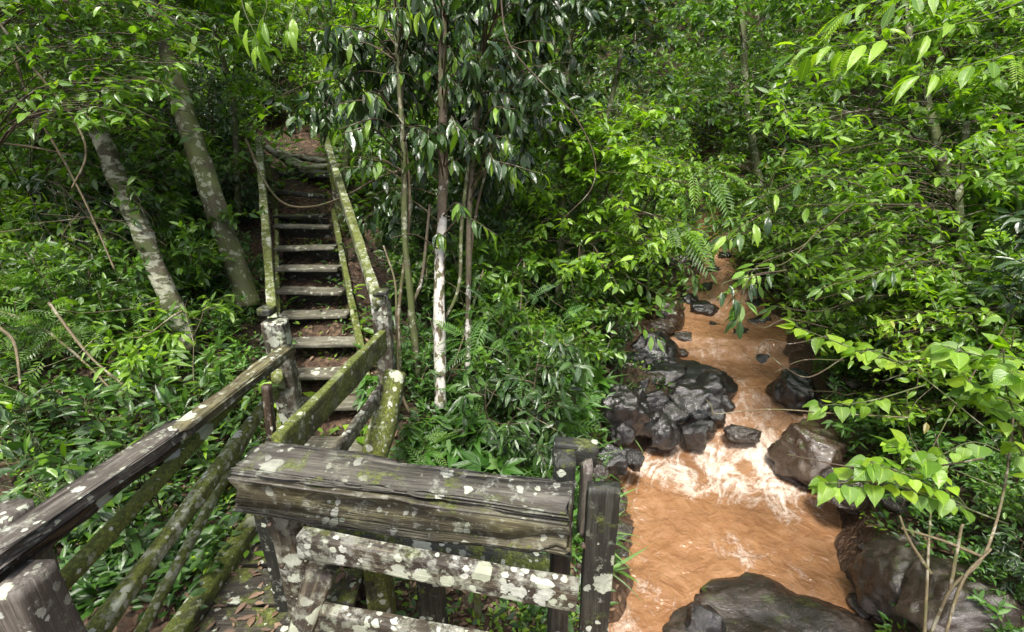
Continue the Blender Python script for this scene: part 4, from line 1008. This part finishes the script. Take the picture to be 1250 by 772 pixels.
# slender trees with drooping dark leaves in the middle
specs = [('white-blotched straight slender trunk, the thickest of the slender trees', [(545, -150, 4.5), (540, 60, 4.5), (541, 220, 4.5), (536, 360, 4.5), (538, 498, 4.5)], .030, .055, 'whitebark', (470, 610, -60, 300), 34),
         ('thin dark multi-stemmed tree left of the white-blotched trunk', [(478, -120, 4.3), (485, 60, 4.35), (493, 200, 4.4), (495, 300, 4.45), (512, 468, 4.6)], .018, .030, 'mossbark', (392, 520, -60, 210), 34),
         ('thin dark leaning tree right of the white-blotched trunk', [(600, -120, 4.7), (590, 60, 4.7), (575, 220, 4.7), (572, 330, 4.75), (571, 450, 4.85)], .020, .030, 'whitebark2', (560, 700, -60, 250), 36)]
for i, (lab, line, r0, r1, mt, (x0, x1, y0, y1), n) in enumerate(specs):
    ex = []
    if i == 1: ex = [([(488, 120, 4.35), (500, 250, 4.5), (487, 380, 4.6), (489, 460, 4.65)], .014, .018, 'liana'), ([(525, 250, 4.5), (515, 340, 4.55), (500, 380, 4.55), (505, 400, 4.57)], .014, .02, 'whitebark2')]
    if i == 2: ex = [([(590, 60, 4.7), (565, 260, 4.65), (560, 350, 4.6), (537, 400, 4.6)], .02, .016, 'mossbark'), ([(572, 330, 4.75), (583, 250, 4.8), (610, 150, 4.9)], .018, .012, 'stem')]
    t, p = trunk_thing('slender_tree', lab, 'tree', line, r0, r1, mt, 'slender trees between stairs and stream', 20 + i, 12, 70, ex)
    tips = []
    for _ in range(n):
        a, b = rs.rand(), rs.rand() ** 1.3
        tips.append(at(x0 + (x1 - x0) * a, y0 + (y1 - y0) * b, rs.uniform(3.4, 5.2)))
    if i == 0: tips += [at(rs.uniform(505, 575), rs.uniform(-20, 190), rs.uniform(3.9, 4.3)) for _ in range(8)]; rs.shuffle(tips)
    crown_on(t, tips, p[:52], 'big', .15, rs, 8, 'stem', .9, 290, .30)
    tips2 = [at(x0 - 10 + (x1 - x0 + 30) * rs.rand(), -90 + (y1 + 60) * rs.rand() ** 1.2, rs.uniform(4.3, 5.9)) for _ in range(18)]
    crown_stuff(t, tips2, p[:46], 'big', 'dark', .15, rs, 90, .6, .9)
t, p = trunk_thing('sapling', 'bare thin pale sapling close right of the white stair post', 'sapling', [(468, 300, 4.2), (482, 345, 4.2), (484, 400, 4.2), (488, 470, 4.25), (500, 505, 4.3)], .007, .014, 'liana', seed=5, sides=7, n=30)
# dark understory tree that closes the gap at top centre right, and bright one by the stream
def mass_tree(lab, line, r0, r1, box, n, tm, mat, size, seed, spread=.5, per=60, bark='mossbark', cat='tree', name='forest_tree'):
    rs = np.random.RandomState(seed); t, p = trunk_thing(name, lab, cat, line, r0, r1, bark, None, seed, 9, 50)
    x0, x1, y0, y1, d0, d1 = box; tips = [at(rs.uniform(x0, x1), rs.uniform(y0, y1), rs.uniform(d0, d1)) for _ in range(n)]
    crown_stuff(t, tips, p[:38], tm, mat, size, rs, per, spread)
mass_tree('dark leafy tree arching over the middle of the ravine', [(720, -150, 6.5), (700, 0, 6.5), (690, 150, 6.5), (680, 420, 6.7)], .03, .06, (620, 830, -80, 160, 5.5, 7.5), 46, 'oval', 'dark', .13, 31)
mass_tree('bright green tree overhanging the left bank of the stream', [(760, 60, 6.5), (740, 150, 6.5), (715, 260, 6.5), (700, 430, 6.6)], .025, .05, (600, 830, 130, 330, 5.4, 6.8), 46, 'oval', 'bright', .12, 32)
mass_tree('light green tree at the back between ravine and right bank', [(900, -150, 10), (905, 0, 10), (915, 150, 10), (950, 330, 10)], .04, .09, (820, 1010, -80, 150, 8, 11), 40, 'oval', 'broad', .15, 33, .8, 70)
mass_tree('tall bright tree leaning in from the right slope', [(1080, -120, 6.5), (1110, 50, 6.4), (1150, 200, 6.2), (1190, 380, 5.8)], .04, .08, (960, 1300, -60, 220, 4.6, 7), 60, 'oval', 'bright', .125, 34, .6, 70)
mass_tree('broad-leaved tree spreading low over the right bank', [(1180, 150, 5.4), (1170, 250, 5.3), (1180, 350, 5.2), (1200, 450, 5.0)], .03, .06, (930, 1290, 170, 400, 4.4, 6.6), 78, 'oval', 'bright', .105, 35, .5, 70)
mass_tree('thin tree behind the railing stairs with small bright leaves', [(430, -60, 8), (432, 60, 8), (425, 150, 8), (418, 260, 8)], .03, .06, (380, 520, -60, 150, 6.5, 9), 30, 'oval', 'bright', .13, 36, .6, 60)
mass_tree('leafy tree in front of the tops of the leaning trunks', [(-60, 60, 4.2), (-50, 150, 4.2), (-40, 260, 4.1), (-30, 400, 3.9)], .02, .05, (-40, 230, -70, 165, 3.4, 4.3), 42, 'oval', 'broad', .085, 39, .38, 60)
mass_tree('shrubby tree bending over the narrow upper stream', [(960, 180, 8.6), (940, 230, 8.6), (950, 300, 8.5), (975, 390, 8.3)], .02, .04, (850, 980, 190, 320, 7.2, 9), 22, 'oval', 'broad', .12, 41, .38, 60)
mass_tree('light shrubby tree above the left side of the upper stream', [(790, 170, 8.8), (800, 220, 8.8), (795, 300, 8.7), (790, 360, 8.5)], .02, .04, (770, 862, 180, 310, 7.4, 9), 22, 'oval', 'bright', .11, 42, .36, 60)
mass_tree('bright leafy tree low on the right bank behind the heart-shaped leaves', [(1290, 300, 4.6), (1270, 400, 4.6), (1250, 500, 4.6), (1240, 600, 4.5)], .02, .04, (1060, 1300, 330, 520, 4.0, 5.4), 40, 'oval', 'bright', .08, 43, .38, 60)
mass_tree('small tree left of the top of the stairs', [(250, -60, 6.4), (262, 40, 6.4), (285, 120, 6.6), (290, 260, 6.6)], .02, .04, (225, 330, -60, 110, 5.4, 7), 18, 'oval', 'bright', .11, 40, .5, 60)
mass_tree('leafy tree over the left hillside', [(20, -60, 5.8), (60, 60, 5.8), (40, 200, 5.6), (20, 360, 5.2)], .03, .07, (-40, 220, 40, 330, 4.2, 6), 40, 'oval', 'broad', .10, 37, .5, 60)

# ------------------------------------------------------------------ near branches with leaves one can pick apart
def branch_plant(name, lab, cat, stems, kind, size, sd, spacing=.09, hang=.25, mat='greenstem', tipn=3, r=.006, group=None, start=.35, kinds=None, nb=1.0):
    rs = np.random.RandomState(sd); pts0 = spline(px_line(stems[0]), 24); base = pts0[0]
    t = empty(name, Vector(base), lab, cat, group); tb = Tubes()
    for st in stems:
        pts = spline(px_line(st), 24); L = np.linalg.norm(np.diff(pts, axis=0), axis=1).sum(); tb.add(pts, np.linspace(r, r * .4, 24), 6)
        n = max(2, int(L * (1 - start) / spacing))
        for k in range(n + tipn):
            f = start + (1 - start) * min(1, (k + 1) / n); s = f * 23; i = min(int(s), 22); p = pts[i] * (1 - (s - i)) + pts[i + 1] * (s - i)
            tw = norm(pts[i + 1] - pts[i]); side = norm(np.cross(tw, [0, 0, 1])) * (1 if k % 2 else -1)
            d = side * (.9 if k < n else .5 * rs.randn()) + tw * (.5 if k < n else 1) + [0, 0, -hang + .25 * rs.randn()] + rs.randn(3) * .2
            pe = size * .28; q = p + norm(d) * pe; tb.add([p, (p + q) / 2 + [0, 0, .006], q], .0018, 4)
            kd = kind if not kinds else kinds[rs.randint(len(kinds))]
            add_leaf(kd, t, q, norm(d) + np.array([0, 0, -.18]), np.array([0, -.25, 1]) + rs.randn(3) * .28, size * (.6 + .55 * rs.rand()), rs)
    put('stem', tb.mesh('stem'), t, M[mat]); return t
# heart-shaped bright leaves, right foreground
HB = 'plant with bright heart-shaped leaves'
branch_plant('heart_leaf_plant', 'spray of heart-shaped leaves low over the pool, nearest the water', 'plant', [[(1230, 640, 2.9), (1150, 610, 2.7), (1080, 590, 2.6), (1010, 590, 2.6)], [(1180, 620, 2.8), (1140, 570, 2.65), (1110, 545, 2.6)], [(1180, 620, 2.8), (1120, 585, 2.6), (1065, 565, 2.55)]], 'heart', .105, 1, .042, kinds=['heart', 'heartd', 'heartd'], start=.2)
branch_plant('heart_leaf_plant', 'cluster of heart-shaped leaves at the right edge above the dead twigs', 'plant', [[(1290, 640, 2.8), (1240, 540, 2.6), (1170, 450, 2.5)], [(1260, 560, 2.7), (1230, 480, 2.5), (1225, 430, 2.4)], [(1280, 520, 2.6), (1270, 470, 2.4), (1240, 455, 2.3)]], 'heart', .10, 2, .042, kinds=['heart', 'heartd'], start=.2)
branch_plant('heart_leaf_plant', 'twig of pale green leaves reaching over the rapids', 'plant', [[(1200, 520, 3.8), (1110, 450, 3.7), (1040, 425, 3.6), (975, 400, 3.6)], [(1110, 450, 3.7), (1075, 430, 3.5), (1050, 430, 3.5)], [(1130, 470, 3.7), (1060, 490, 3.6), (1005, 495, 3.6)]], 'heart', .115, 3, .05, kinds=['heart', 'heart', 'bigl'])
branch_plant('heart_leaf_plant', 'upper spray of pale heart-shaped leaves at the right edge', 'plant', [[(1290, 520, 2.7), (1230, 450, 2.6), (1160, 425, 2.5)], [(1290, 500, 2.7), (1250, 440, 2.6), (1180, 440, 2.6)], [(1290, 560, 2.7), (1250, 500, 2.6), (1190, 480, 2.6)]], 'heart', .10, 12, .045, kinds=['heart', 'heartd'], start=.15)
branch_plant('heart_leaf_plant', 'small leafy twig of pointed leaves by the big brown boulder', 'plant', [[(1230, 600, 3.6), (1130, 560, 3.6), (1090, 545, 3.6)], [(1240, 560, 3.5), (1190, 540, 3.4), (1150, 555, 3.4)]], 'heartd', .12, 4, .06)
# overhanging pale branch across the upper stream
branch_plant('overhanging_branch', 'leafy branch from the right bank hanging across the upper stream', 'branch', [[(1120, 250, 4.6), (1030, 250, 4.5), (950, 255, 4.4), (890, 285, 4.3)], [(1040, 250, 4.5), (980, 300, 4.4), (925, 325, 4.3), (905, 365, 4.2)], [(1060, 230, 4.5), (1000, 215, 4.4), (930, 240, 4.4)], [(1000, 280, 4.4), (960, 320, 4.3), (915, 330, 4.2)], [(1150, 300, 4.5), (1080, 330, 4.4), (1010, 350, 4.3)]], 'oval', .17, 5, .10, mat='stem', kinds=['oval', 'bigl', 'oval', 'big'])
branch_plant('overhanging_branch', 'dark hanging twig with palm-like leaves in front of the rapids', 'branch', [[(960, 330, 4.2), (915, 340, 4.1), (903, 385, 4.1)], [(960, 330, 4.2), (885, 345, 4.1), (893, 360, 4.1)]], 'big', .15, 6, .10, mat='stem')
branch_plant('overhanging_branch', 'drooping feathery fronds right of the dark centre tree over the upper stream', 'branch', [[(740, 210, 5.6), (790, 215, 5.4), (850, 225, 5.3)], [(740, 250, 5.6), (790, 260, 5.4), (830, 280, 5.3)], [(760, 180, 5.6), (810, 195, 5.4), (865, 210, 5.3)]], 'featherd', .42, 7, .16, mat='stem')
branch_plant('overhanging_branch', 'leafy twigs hanging over the left edge of the upper stream', 'branch', [[(740, 290, 6.4), (790, 300, 6.3), (838, 325, 6.2), (852, 345, 6.2)], [(740, 320, 6.4), (780, 345, 6.2), (815, 365, 6.1)], [(760, 260, 6.5), (815, 265, 6.4), (858, 285, 6.3), (868, 305, 6.3)], [(740, 350, 6.3), (770, 385, 6.1), (800, 410, 6.0)]], 'oval', .17, 15, .06, mat='stem', start=.2)
branch_plant('overhanging_branch', 'pale leafy twigs reaching left over the narrow upper channel', 'branch', [[(1010, 290, 6.2), (960, 285, 6.1), (910, 285, 6.0), (880, 295, 6.0)], [(1010, 320, 6.2), (960, 330, 6.1), (925, 345, 6.0)], [(1000, 260, 6.4), (940, 262, 6.3), (895, 268, 6.2)], [(1010, 350, 6.2), (975, 365, 6.1), (945, 375, 6.0)]], 'oval', .17, 16, .06, mat='stem', start=.2, kinds=['oval', 'bigl'])
# top right: long bright feathery leaves
branch_plant('overhanging_branch', 'lime green long-leaved branches hanging into the top right corner', 'branch', [[(1300, -20, 3.4), (1200, 20, 3.5), (1080, 50, 3.6), (980, 60, 3.8)], [(1300, 40, 3.4), (1220, 70, 3.4), (1130, 90, 3.5)], [(1280, -60, 3.6), (1150, -20, 3.7), (1040, 10, 3.8)]], 'bigl', .21, 8, .055, mat='greenstem', kinds=['bigl', 'bigl', 'feather'], tipn=4)
# bright hanging leaves top left centre
branch_plant('overhanging_branch', 'twig of long lime leaves hanging at the top above the stairs', 'branch', [[(300, -60, 3.8), (295, 0, 3.8), (315, 50, 3.8)], [(300, -50, 3.8), (325, 0, 3.8), (318, 30, 3.8)], [(350, -60, 4.0), (360, 0, 4.0), (352, 30, 4.0)]], 'bigl', .17, 9, .07, hang=.9)
# single grown plants in the left foreground and on the steps
def rosette(name, lab, cat, px, py, d, kind, n, size, sd, h=.3, el=.5, group=None, stems=True):
    rs = np.random.RandomState(sd); c = np.array(at(px, py, d)); base = Vector((c[0], c[1], gz(c[0], c[1]))); t = empty(name, base, lab, cat, group); tb = Tubes(); b = np.array(base)
    for i in range(n):
        az = i * 2.4 + rs.rand() * .5; o = np.array([math.cos(az), math.sin(az), 0]); hh = h * (.4 + .6 * (1 - i / n)) ; q = b + o * hh * .35 * (i / n + .3) + [0, 0, hh]
        tb.add(spline([b, (b + q) / 2 + [0, 0, .03], q], 5), .0035, 4)
        add_leaf(kind, t, q, o + [0, 0, el * (1 - 1.2 * i / n)], np.array([0, 0, 1]) - o * .2 + rs.randn(3) * .15, size * (.7 + .5 * rs.rand()), rs)
    put('stem', tb.mesh('stem'), t, M['greenstem'])
rg = np.random.RandomState(2)
LF = [(30, 520, 3.0), (70, 560, 2.9), (110, 500, 3.1), (150, 540, 2.9), (60, 480, 3.4), (180, 490, 3.3), (20, 580, 2.6), (100, 590, 2.6), (215, 470, 3.6), (250, 450, 3.9), (280, 480, 3.7), (150, 460, 3.6), (225, 515, 3.2), (10, 470, 3.3), (130, 620, 2.5)]
for k, (px, py, d) in enumerate(LF):
    st = []
    p = at(px, py, d)
    b = Vector((p.x, p.y + .1, gz(p.x, p.y + .1)))
    bx = [proj(b.x, b.y, b.z)]
    bpx = (float(bx[0][0]), float(bx[0][1]), float(bx[0][2]))
    for j in range(4): st.append([bpx, ((bpx[0] + px) / 2 + rg.uniform(-15, 15), (bpx[1] + py) / 2 - 10, (bpx[2] + d) / 2), (px + rg.uniform(-38, 38), py + rg.uniform(-25, 15), d + rg.uniform(-.15, .15))])
    branch_plant('leafy_plant', 'bushy plant of pointed green leaves left of the left railing', 'plant', st, 'oval', .115, 40 + k, .05, hang=.3, group='leafy plants along the left railing', start=.3, kinds=['oval', 'oval', 'ovald', 'oval', 'ovald', 'bigl'] if k % 3 == 0 else ['oval', 'ovald'], tipn=4, r=.005)
rosette('leafy_plant', 'young plant with long pale leaves between the trunks and the stairs', 'plant', 295, 425, 4.2, 'bigl', 9, .24, 5, .35)
for k, (px, py, d, kd, n, s, lab) in enumerate([(385, 470, 4.5, 'heartd', 6, .12, 'small pale-leaved seedling on the third step'), (410, 600, 3.3, 'oval', 9, .14, 'broad-leaved seedling below the lowest step'), (395, 518, 4.2, 'bigl', 7, .14, 'leafy seedling between the two lowest steps'),
                                                 (440, 510, 4.1, 'heartd', 6, .15, 'heart-leaved seedling at the right end of the second step'), (515, 700, 2.9, 'heart', 5, .16, 'round lime-leaved seedling seen between the front rails'), (345, 355, 5.5, 'oval', 6, .16, 'seedling at the left end of the middle steps'),
                                                 (435, 380, 5.2, 'bigl', 6, .16, 'seedling leaning over the right end of the middle steps'), (350, 270, 7, 'bigl', 7, .2, 'bright weed at the top left of the staircase'), (285, 590, 2.9, 'oval', 9, .12, 'leafy weed growing through the left railing')]):
    rosette('seedling', lab, 'plant', px, py, d, kd, n, s, 60 + k, .16)
for px, py, d, k_, s_ in [(1215, 690, 3.5, 'e', .45), (1250, 640, 3.6, 'a', .42), (1190, 640, 4.1, 'e', .45), (1160, 625, 4.4, 'j', .6), (1245, 740, 3.2, 'j', .5), (1120, 610, 4.7, 'e', .45), (1275, 700, 3.3, 'd', .4), (1080, 560, 5.2, 'e', .5), (1200, 590, 4.4, 'a', .5)]:
    q = at(px, py, d); plant(k_, q.x, q.y, s_, px)
branch_plant('fern_shrub', 'shrub of feathery bright fronds right of the white trunk above the bank', 'shrub', [[(650, 500, 4.7), (640, 430, 4.6), (600, 385, 4.5)], [(650, 500, 4.7), (660, 440, 4.5), (680, 405, 4.4)], [(650, 500, 4.7), (650, 420, 4.5), (640, 375, 4.5)], [(650, 500, 4.7), (625, 440, 4.4), (580, 420, 4.3)]], 'fern', .36, 71, .12, kinds=['fern'], start=.35, hang=.15)
for k, (px, py, d, kd, n, s_) in enumerate([(330, 330, 6.1, 'oval', 7, .16), (327, 365, 5.6, 'oval', 8, .16), (428, 340, 5.7, 'bigl', 7, .15), (422, 300, 6.3, 'oval', 7, .17), (412, 262, 7, 'oval', 7, .18), (330, 400, 4.9, 'oval', 8, .14), (342, 450, 4.6, 'bigl', 6, .13), (448, 430, 4.8, 'oval', 8, .14), (455, 480, 4.4, 'palm', 8, .2), (360, 505, 4.3, 'ovald', 8, .13)]):
    rosette('seedling', 'leafy seedling crowding the ' + ('left' if px < 400 else 'right') + ' side of the stairs', 'plant', px, py, d, kd, n, s_, 160 + k, .2, group='seedlings crowding the sides of the stairs')
# ferns and palm-like herbs on the bank
for k, (px, py, d, kd, n, s, lab) in enumerate([(610, 400, 5.3, 'fern', 9, .55, 'feathery fern high on the bank right of the slender trunks'), (650, 420, 5.3, 'fern', 8, .55, 'feathery fern beside the bright thicket on the bank'), (590, 470, 4.6, 'fern', 9, .45, 'feathery fern at the foot of the slender trees'), (560, 520, 4.2, 'palm', 10, .28, 'finger-leaved herb right of the mossy log'),
                                                 (505, 530, 4.0, 'palm', 10, .3, 'finger-leaved herb beside the mossy log'), (640, 540, 4.2, 'frond', 9, .42, 'ferny herb behind the middle of the front beam'), (700, 480, 5.2, 'palm', 10, .3, 'finger-leaved herb above the pool bank'), (680, 500, 4.8, 'frond', 10, .45, 'arching fern on the pool bank'),
                                                 (230, 450, 4.2, 'fern', 8, .4, 'fern below the pale leaning trunk'), (720, 440, 5.9, 'palm', 9, .32, 'finger-leaved herb by the water on the left bank'), (600, 560, 3.9, 'palm', 10, .26, 'finger-leaved herb close behind the front beam'), (500, 590, 3.6, 'frond', 8, .35, 'fern rising just behind the left of the front beam')]):
    rosette('fern', lab, 'fern', px, py, d, kd, n, s, 80 + k, .28, .7)
# lianas and dead twigs
def liana(lab, lines, r, mat='liana', name='liana', cat='vine', sd=0):
    t = empty(name, Vector(at(*lines[0][0])), lab, cat)
    for j, ln in enumerate(lines):
        tb = Tubes(); n = 12 * len(ln); tb.add(spline(px_line(ln), n), np.linspace(r, r * .6, n), 7, .35, sd + j); put('strand' if len(lines) > 1 else 'strand', tb.mesh('strand'), t, M[mat])
liana('long thin twig strung across the staircase between the handrails', [[(300, 170, 6.2), (325, 225, 6.1), (350, 250, 6.0), (385, 252, 5.9), (425, 238, 5.6), (460, 218, 5.3), (500, 205, 5.0)]], .016)
liana('curved pale vine hanging at the far left above the pale trunk', [[(-10, 15, 3.8), (30, 70, 3.8), (75, 125, 3.8), (100, 165, 3.8), (104, 195, 3.8), (88, 230, 3.8)]], .011)
liana('thin vines crossing the left hillside', [[(10, 40, 4), (35, 120, 4), (80, 200, 4.1), (110, 260, 4.1), (140, 330, 4.1)], [(0, 175, 4.2), (40, 180, 4.2), (90, 190, 4.3)], [(0, 380, 3.8), (50, 400, 3.8), (100, 440, 3.7), (140, 480, 3.6)], [(60, 370, 3.7), (105, 430, 3.6), (150, 470, 3.5)], [(0, 400, 3.4), (18, 420, 3.4), (25, 470, 3.3)]], .012)
liana('brown vine looping down from the dark centre tree', [[(610, -20, 3.9), (620, 50, 3.9), (660, 100, 3.9), (700, 140, 4), (725, 190, 4), (722, 230, 4), (690, 265, 4.1)]], .0065, 'stem')
liana('leaning bare stems between the slender trees', [[(590, 330, 5), (570, 400, 4.9), (545, 470, 4.7)], [(640, 320, 5.2), (630, 420, 5.1), (610, 480, 5)]], .009)
liana('tangle of bare dark twigs over the right of the rapids', [[(1010, 400, 5), (960, 390, 5), (930, 400, 5), (900, 380, 5)], [(1010, 410, 5), (965, 420, 5), (935, 415, 5), (920, 440, 5)], [(1030, 440, 5), (980, 440, 5), (945, 455, 5)], [(1040, 430, 5), (990, 460, 5), (960, 450, 5), (935, 430, 5)], [(1060, 360, 5), (1000, 380, 5), (950, 375, 5)]], .007, 'stem')
liana('long thin twig lying across the rapids in front of the boulders', [[(1110, 510, 3.6), (1020, 505, 3.6), (940, 500, 3.6), (870, 506, 3.7)], [(870, 506, 3.7), (868, 495, 3.7), (862, 488, 3.7)]], .005)
liana('thin brown stems sloping down from the right bank to the big brown boulder', [[(1200, 560, 3.2), (1120, 572, 3.1), (1040, 570, 3.1), (960, 555, 3.2)], [(1240, 380, 4), (1180, 470, 3.8), (1100, 620, 3.7)]], .006, 'stem')
dt = [[(1130, 790, 2.6), (1160, 720, 2.6), (1200, 680, 2.6), (1225, 600, 2.7), (1238, 500, 2.8)], [(1128, 790, 2.6), (1132, 700, 2.6), (1136, 625, 2.6)], [(1150, 790, 2.5), (1175, 710, 2.5), (1210, 670, 2.5)], [(1160, 720, 2.6), (1172, 650, 2.6), (1176, 640, 2.6)], [(1136, 700, 2.6), (1110, 660, 2.6), (1098, 630, 2.6)], [(1200, 680, 2.6), (1150, 660, 2.6), (1100, 645, 2.6)]]
liana('bare pale branching twigs rising in the lower right corner', dt, .009, 'liana', 'dead_shrub', 'dead shrub')

# fallen and hanging dead twigs all through the undergrowth
_r = np.random.RandomState(19); tb = Tubes(); _n = 0
while _n < 330:
    d = 3.2 + 8 * _r.rand(); px = -60 + 1370 * _r.rand(); x = (px - 625) / F * d; y = d; z = gz(x, y) + .02 + .9 * _r.rand() ** 2
    dd, wz, hw, sg = stream_at([x], [y])
    qx, qy, qd = proj(x, y, z)
    if dd[0] < hw[0] + .3 or inpoly(qx, qy, STAIRS) or inpoly(qx, qy, BRIDGE) or inpoly(qx, qy, STREAM): continue
    L = .3 + .8 * _r.rand(); az = _r.rand() * 6.28; dr = np.array([math.cos(az), math.sin(az), _r.randn() * .5]); p = np.array([x, y, z]); pts = [p]
    for _ in range(5): dr = norm(dr + _r.randn(3) * .28); p = p + dr * L / 5; pts.append(p)
    if inpoly(*[float(v) for v in proj(*p)[:2]], STAIRS) or inpoly(*[float(v) for v in proj(*p)[:2]], STREAM): continue
    r0 = .003 + .006 * _r.rand() ** 2; tb.add(pts, np.linspace(r0, r0 * .4, 6), 4)
    e = pts[3] + norm(dr + _r.randn(3) * .7) * L * .3; tb.add([pts[3], (pts[3] + e) / 2, e], r0 * .45, 3); _n += 1
tag(put('dead_twigs', tb.mesh('dead_twigs'), mat=M['liana']), 'dry bare twigs tangled through the undergrowth on both slopes', 'twigs', kind='stuff')

# ------------------------------------------------------------------ tell look-alikes apart by their order across the picture
bpy.context.view_layer.update()
by = {}
for o in C.objects:
    if o.parent is None and o.get('label') and not o.get('kind'): by.setdefault(o['label'], []).append(o)
ORD = ['leftmost', 'second', 'third', 'fourth', 'fifth', 'sixth', 'seventh', 'eighth', 'ninth', 'tenth', 'eleventh', 'twelfth', 'thirteenth', 'fourteenth', 'fifteenth', 'sixteenth', 'seventeenth', 'eighteenth', 'nineteenth', 'twentieth'] + ['twenty-' + x for x in ('first', 'second', 'third', 'fourth', 'fifth', 'sixth', 'seventh', 'eighth', 'ninth')] + ['thirtieth'] + ['thirty-' + x for x in ('first', 'second', 'third', 'fourth', 'fifth', 'sixth', 'seventh', 'eighth', 'ninth')]
for lab, L in by.items():
    n = len(L)
    if n < 2 or n > 40: continue
    L.sort(key=lambda o: float(proj(o.location.x, o.location.y, o.location.z)[0]))
    if not L[0].get('group'):
        for o in L: o['group'] = lab
    for i, o in enumerate(L):
        o['label'] = ('left ' if i == 0 else 'right ') + lab if n == 2 else ('leftmost ' if i == 0 else 'rightmost ' if i == n - 1 else ORD[i] + ' from left, ') + lab
